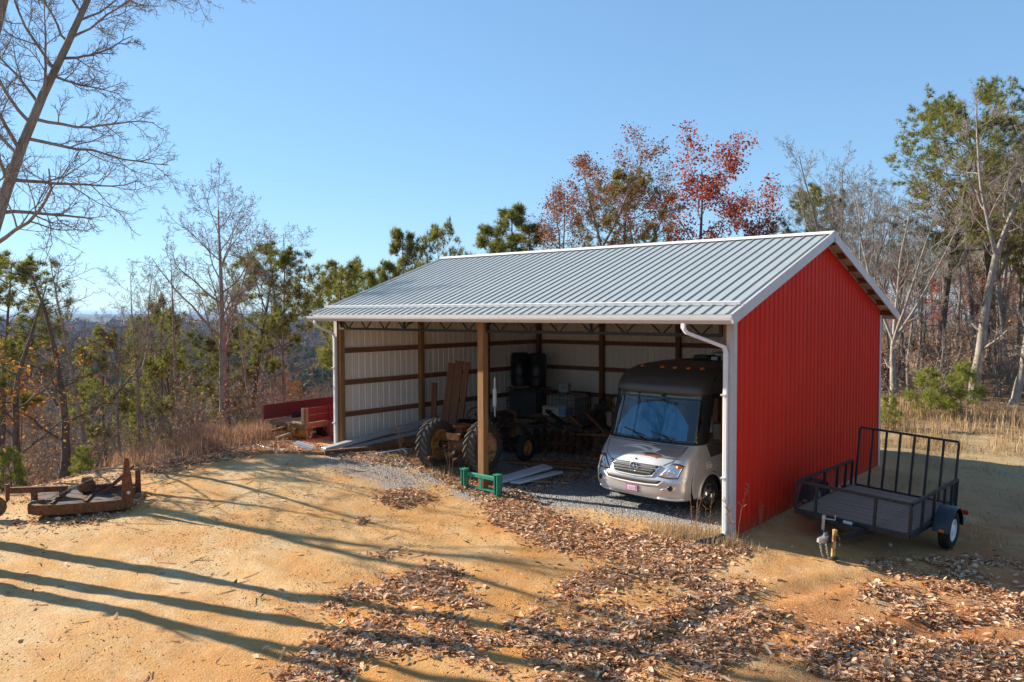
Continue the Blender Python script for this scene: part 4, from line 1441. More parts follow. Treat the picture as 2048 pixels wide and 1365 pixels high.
M['cream_box'] = painted('cream_plastic', (.48, .45, .40), .5, .15, (.3, .26, .2), 0, 4)
crate('storage_box', 'cream storage box on the trestle in front of the white tote', 'box', (-8.75, 6.2, .62 + zg(-8.75, 6.2)), (.62, .4, .26), M['cream_box'], M['cream_box'], .1)
crate('carton', 'small white carton standing on top of the white tote', 'box', (-9.3, 7.5, 1.15 + zg(-9.3, 7.5)), (.34, .26, .26), M['ibc_white'], M['cream_box'], .3)
tb_ = thing('trestle', 'low plank trestle holding the cream storage box', 'trestle', (-8.7, 6.2, zg(-8.7, 6.2)))
for y in (-.2, 0, .2):
    q = MB(); q.box((0, 0, 0), (1.5, .18, .04)); q.build('top_plank', M['wood_x'], tb_, loc=(0, y, .595))
for x in (-.6, .6):
    for y in (-.2, .2):
        q = MB(); q.beam((x, y, 0), (x, y * .8, .575), .07, .05); q.build('leg', M['wood_z'], tb_)
bk = thing('bucket', 'white bucket with blue label on the back shelf beside the white tote', 'bucket', (-8.35, 6.15, .62 + zg(-8.35, 6.15)))
q = MB(); q.lathe([(0, 0), (.13, 0), (.155, .36), (.16, .36), (.16, .38), (.15, .39), (0, .39)], 20); q.build('pail', M['ibc_white'], bk, angle=40)
q = MB(); q.lathe([(.140, .09), (.152, .27)], 20); q.build('label_band', mat('label_blue', .5, 0, (.12, .25, .42)), bk)
q = MB(); q.tube([(.16 * math.cos(a), -.02, .33 - .16 * math.sin(a) * .9) for a in np.linspace(0, math.pi, 11)], .005, 5); q.build('handle', M['galv'], bk)
# rusty cultivator with a spare tyre on it
M['rust_tan'] = rusty('tan_rust', (.26, .15, .07), .6)
cv = thing('rusty_cultivator', 'rusty wheeled cultivator frame standing behind the motorhome nose', 'cultivator', (-6.35, 5.1, zg(-6.35, 5.1)), (0, 0, rad(20)))
bars('frame_bar', [((-.7, -.3, .62), (.6, -.3, .62)), ((-.7, .35, .62), (.6, .35, .62)), ((-.7, -.3, .62), (-.7, .35, .62)), ((.6, -.3, .62), (.6, .35, .62)), ((-.2, -.3, .65), (-.75, -.3, 1.12)), ((.25, -.25, .7), (-.45, .3, 1.15)), ((0, -.3, .62), (.0, .35, .62))], .06, cv, M['rust_tan'])
for i, (x, y) in enumerate(((-.6, -.3), (-.3, .35), (0, -.3), (.3, .35), (.55, -.3))):
    q = MB(); q.tube([(x, y, .62), (x, y + .14, .45), (x, y + .12, .22), (x, y - .06, .06)], .02, 6); q.box((x, y - .08, .05), (.10, .05, .10), (.6, 0, 0)); q.build('tine', M['rust_tan'], cv)
for x in (-.85, .75):
    q = MB()
    q.tube([(x, .34 * math.cos(a), .35 + .34 * math.sin(a)) for a in np.linspace(0, 6.283, 29)], .016, 5)
    for a in np.linspace(0, 6.283, 9)[:-1]:
        q.tube([(x, 0, .35), (x, .34 * math.cos(a), .35 + .34 * math.sin(a))], .008, 4)
    q.build('wheel', M['rust_tan'], cv)
bars('leg', [((-.4, -.28, 0), (-.4, -.28, .6)), ((.4, .33, 0), (.4, .33, .6))], .05, cv, M['rust_tan'])
st_ = thing('spare_tyre', 'black spare tyre leaning on top of the rusty cultivator', 'tyre', (-6.55, 5.6, 1.0 + zg(-6.5, 5.6)), (rad(60), 0, rad(25)))
wheel(.34, .2, .2).build('tyre', M['black_rubber'], st_, angle=40)
q = MB(); q.lathe([(.202, -.02), (.202, .02), (.185, .0)], 20); q.build('bead', M['black_rubber'], st_)
# loader arms on the old tractor and a disc harrow beyond it
for x in (-.52, .52):
    q = MB(); q.beam((x, .6, 1.15), (x, 2.0, .95), .07, .12); q.beam((x, 2.0, .95), (x, 2.75, .35), .07, .12); q.build('loader_arm', M['tractor_dark'], TC)
q = MB(); q.beam((-.6, 2.8, .3), (.6, 2.8, .3), .3, .4); q.build('loader_bucket', M['tractor_dark'], TC)
dh = thing('disc_harrow', 'dark iron disc harrow standing between the tractor and the cultivator', 'harrow', (-7.35, 4.6, zg(-7.35, 4.6)), (0, 0, rad(15)))
bars('frame_bar', [((-.8, -.4, .72), (.8, -.4, .72)), ((-.8, .4, .72), (.8, .4, .72)), ((-.8, -.4, .72), (-.8, .4, .72)), ((.8, -.4, .72), (.8, .4, .72)), ((-.3, -.4, .74), (0, -.9, .95)), ((.3, -.4, .74), (0, -.9, .95)), ((0, .4, .72), (0, -.9, 1.25))], .08, dh, M['tractor_dark'])
for y in (-.35, .35):
    q = MB(); q.tube([(-.85, y, .27), (.85, y, .27)], .03, 8); q.build('axle', M['rust_dark'], dh)
    for k in range(8):
        q = MB(); q.lathe([(0, .03), (.12, .02), (.27, -.02), (.27, -.027), (.12, .012), (0, .02)], 18, AX((-.8 + .228 * k, y, .27), (1, 0, 0))); q.build('disc', M['rust_dark'], dh, angle=50)
    for x in (-.6, .6):
        q = MB(); q.beam((x, y, .28), (x, y * 1.1, .7), .06, .05); q.build('hanger', M['tractor_dark'], dh)
# workbench clutter box, dark pile of iron between
bn = thing('workbench', 'dark cluttered workbench along the back wall between the posts', 'workbench', (-7.2, 8.2, zg(-7.2, 8.2)))
q = MB(); q.box((0, 0, .92), (2.4, .7, .06)); q.build('bench_top', M['wood_x'], bn)
for x in (-1.1, 0, 1.1):
    for y in (-.28, .28):
        q = MB(); q.box((x, y, .445), (.08, .08, .89)); q.build('leg', M['wood_z'], bn)
q = MB(); q.box((0, .05, .35), (2.3, .6, .04)); q.build('shelf', M['wood_x'], bn)
rngb = random.Random(5)
for k in range(9):
    x = -1.05 + .26 * k
    h = rngb.uniform(.1, .3)
    t_ = thing('paint_can' if k % 3 else 'tool_box', ['dark tool box', 'rusty paint can', 'grey paint can'][k % 3] + [' at the drum end of the back-wall workbench', ' in the middle of the back-wall workbench', ' at the motorhome end of the back-wall workbench'][k // 3], 'box' if k % 3 == 0 else 'can', (-7.2 + x, 8.15, .95 + zg(-7.2, 8.2)), (0, 0, rngb.uniform(0, 1)), 'workbench clutter')
    q = MB()
    if k % 3 == 0:
        q.box((0, 0, h * .4), (.24, .2, h * .8), None, 0, .01)
        q.tube([(-.09, 0, h * .8), (-.08, 0, h * .8 + .05), (.08, 0, h * .8 + .05), (.09, 0, h * .8)], .008, 5)
    else:
        q.lathe([(0, 0), (.08, 0), (.08, h), (.085, h), (.085, h + .01), (.07, h), (0, h)], 14)
    q.build('body', [M['tractor_dark'], M['rust_tan'], M['galv']][k % 3], t_, angle=40)
# floor planks, white panels, green frame
gpf = 'loose planks on the barn floor'
plank('long brown plank on the gravel floor beside the motorhome', (-7.55, 2.35, zg(-7, 3) + .05), (-5.0, 4.1, zg(-5.5, 3) + .05), .18, .05, M['wood_x'], group=gpf)
plank('second brown plank on the gravel floor beneath the tractor front wheel', (-7.15, 2.2, zg(-7, 3) + .1), (-5.4, 3.1, zg(-5.5, 3) + .09), .15, .05, M['wood_x'], group=gpf)
plank('short splintered plank on the ground in front of the white panels', (-6.1, .95, zg(-6, 1) + .05), (-5.3, 1.5, zg(-5.3, 1.5) + .05), .2, .05, M['old_plank'], group=gpf)
M['panel_white'] = painted('white_foam', (.62, .66, .72), .7, .08, (.45, .42, .38), 0, 3)
for k, (a, b, dz) in enumerate((((-6.1, .55), (-6.0, 2.35), .05), ((-5.75, .75), (-5.62, 2.3), .04))):
    a3, b3 = (*a, zg(*a) + dz + .02), (*b, zg(*b) + dz + .12 - .06 * k)
    q = MB()
    A, B = Vector(a3), Vector(b3)
    q.beam(A - (A + B) / 2, B - (A + B) / 2, .34, .06, 0, .1 - .2 * k, .02)
    tag(q.build('foam_panel', M['panel_white'], None, loc=(A + B) / 2), ['upper white foam panel lying behind the green frame', 'outer white foam panel lying next to the motorhome side of the green frame'][k], 'panel', 'white foam panels')
M['green'] = painted('green_paint', (.012, .24, .15), .45, .2, (.10, .12, .08), 0, 5, damt=.35)
gf = thing('loader_frame', 'green steel loader attachment frame standing at the foot of the center post', 'frame', (-5.84, -.32, zg(-5.9, -.3)), (0, 0, rad(-2)))
for x in (-.56, .56):
    q = MB(); q.box((x, 0, .235), (.035, .14, .47), None, 0, .006); q.build('side_plate', M['green'], gf)
    q = MB(); q.box((x * .86, .0, .235), (.035, .14, .47), None, 0, .006); q.build('side_plate', M['green'], gf)
    q = MB(); q.box((x * .93, .075, .235), (.14, .015, .47)); q.build('back_plate', M['green'], gf)
    q = MB(); q.box((x * .93, .0, .475), (.16, .16, .02)); q.build('cap_plate', M['green'], gf)
    q = MB(); q.lathe([(.02, -.09), (.02, .09)], 8, AX((x * .93, 0, .08), (1, 0, 0))); q.build('pin', M['galv'], gf)
q = MB(); q.box((0, .03, .37), (.94, .07, .09), None, 0, .006); q.build('top_bar', M['green'], gf)
q = MB(); q.box((0, .03, .08), (.94, .05, .035)); q.build('bottom_bar', M['green'], gf)
q = MB(); q.box((-.02, .03, .21), (.07, .03, .22)); q.build('stay', M['green'], gf)
# lumber heap by the left wall
M['alu_grey'] = painted('weathered_aluminium', (.42, .45, .47), .45, .15, (.28, .26, .24), .2, 3, damt=.3)
M['orange_board'] = wood('orange_board', (.50, .20, .04), (.30, .10, .02), 1)
gl = 'lumber and trim heaped by the left barn wall'
plank('long grey aluminium trim sloping up along the left barn wall', (-11.05, -.75, .50), (-10.55, 3.3, 1.03), .24, .10, M['alu_grey'], group=gl)
plank('second grey trim length lying under the sloping one', (-10.95, -.2, .46), (-10.35, 3.4, .80), .2, .08, M['alu_grey'], group=gl)
plank('dark square timber on the ground by the trim heap', (-10.75, -.95, .47), (-9.9, 1.6, .45), .14, .14, M['rust_dark'], name='timber', cat='timber', group=gl)
plank('orange-brown board on the ground at the left barn corner', (-11.35, -1.25, .45), (-10.6, -.75, .47), .13, .06, M['orange_board'], group=gl)
plank('thin pale board beside the dark square timber', (-10.55, -.8, .44), (-9.9, .6, .42), .10, .03, M['old_plank'], group=gl)
q = MB()
for k in range(5):
    q.box((0, -.2 + .1 * k, .02 * (k % 2)), (.5, .095, .02), (0, .12, 0))
tag(q.build('metal_scrap', M['white_bright'], None, loc=(-11.75, -.85, zg(-11.75, -.85) + .12), rot=(0, rad(12), rad(40))), 'bent scrap of white ribbed siding by the left downspout', 'scrap')
M['blue_tarp'] = painted('blue_plastic', (.02, .12, .22), .4, .3)
q = MB(); q.tube([(-10.2, 1.0, .42), (-10.0, 1.9, .52), (-9.85, 2.6, .50)], .05, 8)
tag(q.build('blue_pipe', M['blue_tarp']), 'dark blue plastic pipe lying in the lumber heap', 'pipe')
q = MB(); q.tube([(-10.15, -.45, .36), (-9.85, .2, .42), (-9.62, .75, .47), (-9.45, .72, .40), (-9.40, .55, .30)], .022, 8)
tag(q.build('bent_conduit', M['white_bright']), 'thin bent white conduit on the ground by the lumber heap', 'pipe')
q = MB()
hp = [(-15.0, -.55), (-14.2, -.95), (-13.4, -1.25), (-12.7, -1.35), (-12.0, -1.25), (-11.4, -1.05)]
hh = []
for i in range(len(hp) - 1):
    for t in np.linspace(0, 1, 6)[:-1]:
        x = hp[i][0] + (hp[i + 1][0] - hp[i][0]) * t
        y = hp[i][1] + (hp[i + 1][1] - hp[i][1]) * t + .03 * math.sin(x * 4)
        hh.append((x, y, zg(x, y) + .03))
q.tube(hh, .03, 8)
tag(q.build('black_hose', M['black_trim'], smooth=True), 'black plastic hose lying on the dirt in front of the wagon', 'hose')
# ---------------------------------------------------------------- trees
def bark(name, c1, c2, c3):
    m = mat(name, .95, 0, c1, .15)
    t = NT(m)
    v = t.coord((1, 1, .25))
    a = t.noise(v, 9, 6, .7)
    c = t.ramp(a, [(.3, c2), (.55, c1), (.75, c3)])
    b = t.noise(t.coord((1, 1, 1)), 1.4, 4, .6)
    c = t.mix(t.ramp(b, [(.5, (0, 0, 0)), (.7, (.5, .5, .5))]), c, c3)
    t.col(c)
    t.bump(a, .8, .03)
    return m


def leafmat(name, stops, trans=.35):
    """colour by a random value carried by each leaf"""
    m = bpy.data.materials.new(name)
    m.use_nodes = True
    t = m.node_tree
    n = t.nodes
    n.clear()
    at = n.new('ShaderNodeAttribute'); at.attribute_name = 'rnd'
    rp = n.new('ShaderNodeValToRGB')
    e = rp.color_ramp.elements
    while len(e) < len(stops):
        e.new(.5)
    for q, (p, c) in zip(e, stops):
        q.position, q.color = p, (*c, 1)
    df, tl, mx, out = n.new('ShaderNodeBsdfDiffuse'), n.new('ShaderNodeBsdfTranslucent'), n.new('ShaderNodeMixShader'), n.new('ShaderNodeOutputMaterial')
    mx.inputs[0].default_value = trans
    for a, b in ((at.outputs['Fac'], rp.inputs[0]), (rp.outputs[0], df.inputs[0]), (rp.outputs[0], tl.inputs[0]), (df.outputs[0], mx.inputs[1]), (tl.outputs[0], mx.inputs[2]), (mx.outputs[0], out.inputs[0])):
        t.links.new(a, b)
    return m


M['bark_grey'] = bark('grey_bark', (.25, .215, .18), (.11, .09, .075), (.36, .32, .275))
M['bark_pale'] = bark('pale_bark', (.30, .265, .225), (.15, .125, .10), (.43, .39, .335))
M['bark_dark'] = bark('dark_pine_bark', (.13, .10, .08), (.055, .042, .034), (.22, .17, .13))
M['needles'] = leafmat('pine_needles', [(0, (.085, .10, .022)), (.45, (.20, .205, .048)), (.75, (.31, .30, .075)), (1, (.40, .34, .11))], .42)
M['needles_bright'] = leafmat('young_pine_needles', [(0, (.12, .15, .025)), (.5, (.25, .29, .05)), (1, (.42, .40, .10))], .4)
M['leaf_red'] = leafmat('red_oak_leaves', [(0, (.20, .035, .03)), (.4, (.36, .075, .05)), (.7, (.42, .13, .055)), (1, (.46, .22, .15))], .4)
M['leaf_rust'] = leafmat('rust_oak_leaves', [(0, (.15, .06, .03)), (.5, (.28, .11, .045)), (1, (.40, .20, .10))], .35)
M['leaf_gold'] = leafmat('gold_leaves', [(0, (.22, .085, .02)), (.5, (.40, .17, .03)), (1, (.50, .27, .07))], .4)
M['leaf_brown'] = leafmat('brown_understory_leaves', [(0, (.16, .10, .07)), (.5, (.30, .19, .12)), (.8, (.42, .24, .11)), (1, (.40, .16, .10))], .3)


class Tree:
    def __init__(s, seed):
        s.r = np.random.default_rng(seed)
        s.br = []          # (points n x 3, radii n, sides)
        s.tips = []        # (point, direction) where leaves may sit

    def walk(s, p, d, L_, r0, r1, n, wob, up, sides):
        pts, rs = [np.array(p, float)], [r0]
        d = np.array(d, float)
        st = L_ / n
        for k in range(n):
            d = d + s.r.normal(0, wob, 3) + np.array([0, 0, up])
            d /= np.linalg.norm(d)
            pts.append(pts[-1] + d * st)
            rs.append(r0 + (r1 - r0) * (k + 1) / n)
        s.br.append((np.array(pts), np.array(rs), sides))
        return pts, rs

    def child_dir(s, t, ang, az=None):
        t = t / np.linalg.norm(t)
        a = np.array([0, 0, 1.]) if abs(t[2]) < .9 else np.array([1., 0, 0])
        x = np.cross(t, a); x /= np.linalg.norm(x)
        y = np.cross(t, x)
        f = s.r.uniform(0, 6.283) if az is None else az
        return t * math.cos(ang) + (x * math.cos(f) + y * math.sin(f)) * math.sin(ang)

    def grow(s, pts, rs, level, spec, scale=1.0):
        """spec: list of dicts per level: n, f0, ang, len, wob, up, seg, sides, rr"""
        if level >= len(spec):
            return
        q = spec[level]
        n = len(pts) - 1
        L_ = sum(np.linalg.norm(pts[i + 1] - pts[i]) for i in range(n))
        cnt = max(1, int(q['n'] * s.r.uniform(.8, 1.2)))
        az = s.r.uniform(0, 6.283)
        for k in range(cnt):
            f = q['f0'] + (q.get('f1', 1.0) - q['f0']) * (k + s.r.uniform(.1, .9)) / cnt
            i = min(int(f * n), n - 1)
            u = f * n - i
            p = pts[i] * (1 - u) + pts[i + 1] * u
            t = pts[i + 1] - pts[i]
            az += 2.4 + s.r.normal(0, .4)
            d = s.child_dir(t, math.radians(s.r.normal(q['ang'], q.get('as', 9))), az)
            rp = rs[i] * (1 - u) + rs[i + 1] * u
            ll = q['len'] * L_ * (1 - q.get('taper', .6) * f) * s.r.uniform(.7, 1.25)
            if q.get('bell'):
                g = (f - q['f0']) / max(1e-3, 1 - q['f0'])
                ll = q['len'] * L_ * (q['bell'][0] + (1 - q['bell'][0]) * math.sin(math.pi * min(1, g ** q['bell'][1])) ) * s.r.uniform(.75, 1.2)
            r0 = min(rp * .8, max(q.get('rmin', .004), rp * q['rr']))
            c, cr = s.walk(p, d, ll, r0, max(q.get('rmin', .004) * .5, r0 * q.get('tip', .3)), q['seg'], q['wob'], q['up'], q['sides'])
            s.grow(c, cr, level + 1, spec)
            if level == len(spec) - 1:
                for w in (1.0, .55):
                    j = max(1, int(w * (len(c) - 1)))
                    s.tips.append((c[j], c[j] - c[j - 1]))
        return

    def wood_mesh(s, name, m):
        vs_, fs, base = [], [], 0
        groups = {}
        for p, r, k in s.br:
            groups.setdefault((len(p), k), []).append((p, r))
        for (n, k), lst in groups.items():
            P = np.array([q[0] for q in lst]); R = np.array([q[1] for q in lst])
            B = len(lst)
            T = np.empty_like(P)
            T[:, 1:-1] = P[:, 2:] - P[:, :-2]
            T[:, 0] = P[:, 1] - P[:, 0]
            T[:, -1] = P[:, -1] - P[:, -2]
            T /= np.linalg.norm(T, axis=2, keepdims=True) + 1e-9
            ref = np.where(np.abs(T[:, :1, 2:3]) < .85, np.array([0, 0, 1.]), np.array([1., 0, 0]))
            X = np.cross(T, np.broadcast_to(ref, T.shape)); X /= np.linalg.norm(X, axis=2, keepdims=True) + 1e-9
            Y = np.cross(T, X)
            a = np.arange(k) * 2 * np.pi / k
            V = P[:, :, None] + (X[:, :, None] * np.cos(a)[None, None, :, None] + Y[:, :, None] * np.sin(a)[None, None, :, None]) * R[:, :, None, None]
            vs_.append(V.reshape(-1, 3))
            b = np.arange(B)[:, None, None] * n * k
            i = np.arange(n - 1)[None, :, None] * k
            j = np.arange(k)[None, None, :]
            j2 = (j + 1) % k
            q = np.stack([b + i + j, b + i + j2, b + i + k + j2, b + i + k + j], -1).reshape(-1, 4) + base
            fs.append(q)
            base += B * n * k
        me = bpy.data.meshes.new(name)
        V, F = np.concatenate(vs_), np.concatenate(fs)
        fill(me, V, F)
        me.polygons.foreach_set('use_smooth', np.ones(len(F), bool))
        me.materials.append(m)
        return me


def fill(me, V, F):
    """vertices and same-size faces from arrays"""
    k = F.shape[1]
    me.vertices.add(len(V)); me.vertices.foreach_set('co', np.ascontiguousarray(V, np.float32).ravel())
    me.loops.add(F.size); me.loops.foreach_set('vertex_index', np.ascontiguousarray(F, np.int32).ravel())
    me.polygons.add(len(F)); me.polygons.foreach_set('loop_start', np.arange(0, F.size, k, dtype=np.int32))
    me.update(calc_edges=True)


def rnd_attr(me, vals):
    at = me.attributes.new('rnd', 'FLOAT', 'FACE')
    at.data.foreach_set('value', np.ascontiguousarray(vals, np.float32))


def frames(D, r):
    D = D / (np.linalg.norm(D, axis=1, keepdims=True) + 1e-9)
    A = r.normal(size=D.shape)
    X = np.cross(D, A); X /= np.linalg.norm(X, axis=1, keepdims=True) + 1e-9
    return D, X, np.cross(D, X)


def leaves_mesh(name, tips, m, per, size, spread, seed, droop=.3):
    """folded leaf quads round the twig ends"""
    r = np.random.default_rng(seed)
    P = np.array([t[0] for t in tips]).repeat(per, 0)
    D = np.array([t[1] for t in tips]).repeat(per, 0)
    P = P + r.normal(0, spread, P.shape)
    D = D / (np.linalg.norm(D, axis=1, keepdims=True) + 1e-9) + r.normal(0, .9, D.shape) - np.array([0, 0, droop])
    D, X, Y = frames(D, r)
    s = size * r.uniform(.6, 1.3, (len(P), 1))
    a, b = P, P + D * s * 1.2
    c = P + D * s * .55 + X * s * .42 + Y * s * .14
    d = P + D * s * .55 - X * s * .42 + Y * s * .14
    V = np.stack([a, c, b, d], 1).reshape(-1, 3)
    i = np.arange(len(P))[:, None] * 4
    F = np.concatenate([i + np.array([[0, 1, 2]]), i + np.array([[0, 2, 3]])], 0)
    me = bpy.data.meshes.new(name)
    fill(me, V, F)
    v = np.clip(r.normal(.5, .22, len(P)), 0, 1)
    rnd_attr(me, np.concatenate([v, v]))
    me.materials.append(m)
    return me


def needles_mesh(name, tips, m, blades, length, width, seed, tufts=1, spread=.12):
    r = np.random.default_rng(seed)
    P0 = np.array([t[0] for t in tips]).repeat(tufts, 0)
    D0 = np.array([t[1] for t in tips]).repeat(tufts, 0)
    P0 = P0 + r.normal(0, spread, P0.shape)
    tv = np.clip(r.normal(.45, .2, len(P0)), 0, 1)
    P, D = P0.repeat(blades, 0), D0.repeat(blades, 0)
    D = D / (np.linalg.norm(D, axis=1, keepdims=True) + 1e-9) * .7 + r.normal(0, .75, D.shape) + np.array([0, 0, .25])
    D, X, Y = frames(D, r)
    s = length * r.uniform(.6, 1.2, (len(P), 1))
    V = np.stack([P - X * width, P + X * width, P + D * s], 1).reshape(-1, 3)
    F = np.arange(len(V)).reshape(-1, 3)
    me = bpy.data.meshes.new(name)
    fill(me, V, F)
    rnd_attr(me, np.clip(tv.repeat(blades) + r.normal(0, .12, len(F)), 0, 1))
    me.materials.append(m)
    return me


def bare(seed, H, r, f0=.3, limbs=13, spread=48, lean=(0, 0), crook=.06, full=True, flen=.42, fork=0, up=.06, twig=.005, dens=1.0, tf=.8, fs=(14, 28), ff=.12):
    T = Tree(seed)
    p, rs = T.walk((0, 0, -.3), (lean[0], lean[1], 1), H * (tf if fork else .95), r, r * (.55 if fork else .12), 14, crook, .02, 9)
    spec = [dict(n=limbs, f0=f0, ang=spread, len=flen, wob=.13, up=up, seg=9, sides=6, rr=.42, taper=.55, rmin=.012, tip=.25, as_=8),
            dict(n=8 * dens, f0=.18, ang=46, len=.44, wob=.16, up=.05, seg=6, sides=4, rr=.5, taper=.5, rmin=.008, tip=.3),
            dict(n=7 * dens, f0=.15, ang=48, len=.46, wob=.18, up=.04, seg=4, sides=3, rr=.5, taper=.45, rmin=twig * 1.2, tip=.5)]
    if full:
        spec.append(dict(n=5, f0=.2, ang=45, len=.5, wob=.2, up=.04, seg=3, sides=3, rr=.7, taper=.4, rmin=twig, tip=.6))
    # root flare
    T.br.append((np.array([[0, 0, -.4], [0, 0, 0.], [lean[0] * .3, lean[1] * .3, .35]]), np.array([r * 1.7, r * 1.35, r * 1.0]), 9))
    ends = [(p, rs)]
    for k in range(fork):
        d = T.child_dir(p[-1] - p[-2], math.radians(T.r.uniform(*fs)), k * 6.283 / fork + T.r.uniform(0, 1))
        ends.append(T.walk(p[-1], d, H * T.r.uniform(.4, .55) * (1.8 - tf), rs[-1] * .8, r * .1, 9, crook, .05, 7))
    for i, (a, b) in enumerate(ends):
        sp = [dict(q) for q in spec]
        if fork and i == 0:
            sp[0]['n'] = limbs * .35
            sp[0]['len'] *= .8
        elif fork:
            sp[0]['n'] = limbs * .75
            sp[0]['f0'] = ff
            sp[0]['len'] *= 1.25
        T.grow(a, b, 0, sp)
    return T


def pine(seed, H, r, f0=.35, whorl=26, ln=.26, crook=.03, lean=(0, 0), twigs=7, bell=(.25, .8), ang=72):
    T = Tree(seed)
    p, rs = T.walk((0, 0, -.3), (lean[0], lean[1], 1), H * 1.02, r, r * .10, 16, crook, .03, 8)
    spec = [dict(n=whorl, f0=f0, ang=ang, as_=10, len=ln, wob=.12, up=.05, seg=6, sides=5, rr=.34, bell=bell, rmin=.012, tip=.35),
            dict(n=twigs, f0=.30, ang=50, len=.38, wob=.13, up=.035, seg=4, sides=3, rr=.5, taper=.45, rmin=.006, tip=.5),
            dict(n=3, f0=.4, ang=42, len=.45, wob=.16, up=.08, seg=3, sides=3, rr=.6, taper=.3, rmin=.004, tip=.6)]
    T.grow(p, rs, 0, spec)
    # a few dead stubs under the crown
    T.grow(p[:9], rs[:9], 0, [dict(n=7, f0=.35, ang=80, len=.16, wob=.15, up=-.02, seg=4, sides=4, rr=.16, taper=.2, rmin=.01, tip=.3)])
    T.tips = T.tips[:-14] if len(T.tips) > 40 else T.tips
    return T


KIND = {}


def kind(name, T, m, fol=None, crown=None):
    """a tree mesh pair: wood and foliage"""
    KIND[name] = (T.wood_mesh(name + '_wood', m), fol, crown)


def tree(k, name, label, x, y, s=1.0, rz=0.0, group=None, tilt=(0, 0), sz=None, z=None, cat='tree'):
    q = Vector((tilt[0], tilt[1], 1)).to_track_quat('Z', 'Y').to_matrix() if (tilt[0] or tilt[1]) else Matrix.Identity(3)
    e = thing(name, label, cat, (x, y, zg(x, y) if z is None else z), (q @ Matrix.Rotation(rz, 3, 'Z')).to_euler(), group)
    e.scale = (s, s, s if sz is None else sz)
    w, f, cn = KIND[k]
    if f is None:
        put('trunk', w, e)
    else:
        put('trunk', w, e)
        put('crown', f, e)
    return e


def mk(nm, T, m, fol=None):
    KIND[nm] = (T.wood_mesh(nm + '_wood', m), fol, None)


t_ = bare(11, 14.5, .17, .40, 38, 66, (.0, 0), .025, True, .27, 0, .02, .0055, 1.35); mk('oak_lean', t_, M['bark_grey'])
t_ = bare(21, 19, .21, .80, 7, 50, (0, 0), .02, False, .30, 2, .05, .007, .8, .42, (13, 20), .72); mk('oak_tall', t_, M['bark_grey'])
t_ = bare(22, 18, .21, .75, 9, 55, (0, 0), .03, False, .30, 2, .05, .007, .8, .21, (10, 16), .45); mk('twin_oak', t_, M['bark_grey'])
t_ = bare(12, 14, .30, .25, 16, 50, (0, 0), .05, True, .36, 2, .05, .006); mk('oak_fork', t_, M['bark_grey'])
t_ = bare(13, 10, .21, .30, 14, 42, (0, 0), .02, True, .42, 4, .07, .011, 1.0, .45, (16, 34)); mk('vase', t_, M['bark_grey'])
t_ = bare(51, 9.2, .20, .34, 17, 44, (0, 0), .015, True, .50, 0, .075, .010, 1.15); mk('spread', t_, M['bark_grey'])
t_ = bare(14, 9.5, .10, .35, 11, 38, (0, 0), .03, True, .36, 0, .07, .011, .8); mk('slim', t_, M['bark_grey'])
t_ = bare(15, 10.5, .13, .32, 12, 42, (0, 0), .03, True, .38, 3, .06, .011, .9, .55, (10, 26)); mk('slim_fork', t_, M['bark_grey'])
t_ = bare(16, 11.5, .20, .20, 15, 40, (0, 0), .03, True, .40, 4, .08, .010, .85, .38, (12, 32)); mk('pale_fork', t_, M['bark_pale'])
t_ = bare(17, 14, .24, .26, 15, 48, (0, 0), .035, True, .36, 2, .06, .010, .9, .55, (12, 26)); mk('pale_tall', t_, M['bark_pale'])
t_ = bare(18, 11, .17, .22, 17, 48, (0, 0), .025, False, .42, 0, .06, .008); fol = leaves_mesh('red_crown', t_.tips, M['leaf_red'], 6, .11, .18, 1); mk('red_oak', t_, M['bark_dark'], fol)
t_ = bare(19, 10, .16, .22, 15, 42, (0, 0), .03, False, .44, 2, .07, .008); fol = leaves_mesh('rust_crown', t_.tips, M['leaf_rust'], 2, .095, .16, 2); mk('rust_oak', t_, M['bark_grey'], fol)
t_ = bare(20, 8.5, .14, .18, 12, 62, (0, 0), .06, False, .42, 0, .02, .008, .8); fol = leaves_mesh('gold_crown', [q for q in t_.tips if q[0][2] < 5.5][::4], M['leaf_gold'], 4, .085, .13, 3); mk('gold_oak', t_, M['bark_dark'], fol)
for i, (sd, H, rr_, f0, wh, ln, ck) in enumerate(((31, 10, .15, .40, 30, .29, .025), (32, 12, .20, .42, 32, .27, .02), (33, 15, .27, .48, 46, .30, .025), (34, 7, .09, .35, 20, .26, .06))):
    t_ = pine(sd, H, rr_, f0, wh, ln, ck)
    fol = needles_mesh('pine_crown', t_.tips, M['needles'], 15, .27 if i < 3 else .2, .0115, sd, 3 if i in (1, 2) else 2, .07)
    mk('pine%d' % i, t_, M['bark_dark'], fol)
t_ = pine(35, 11, .17, .14, 44, .25, .012, bell=(.15, .45), ang=66)
mk('pine_full', t_, M['bark_dark'], needles_mesh('pine_crown', t_.tips, M['needles'], 14, .25, .0115, 35, 2, .09))
t_ = pine(36, 2.4, .035, .04, 19, .42, .07, twigs=6, bell=(.3, .55), ang=60)
mk('sapling', t_, M['bark_dark'], needles_mesh('sapling_crown', t_.tips, M['needles_bright'], 8, .18, .009, 36, 2, .07))


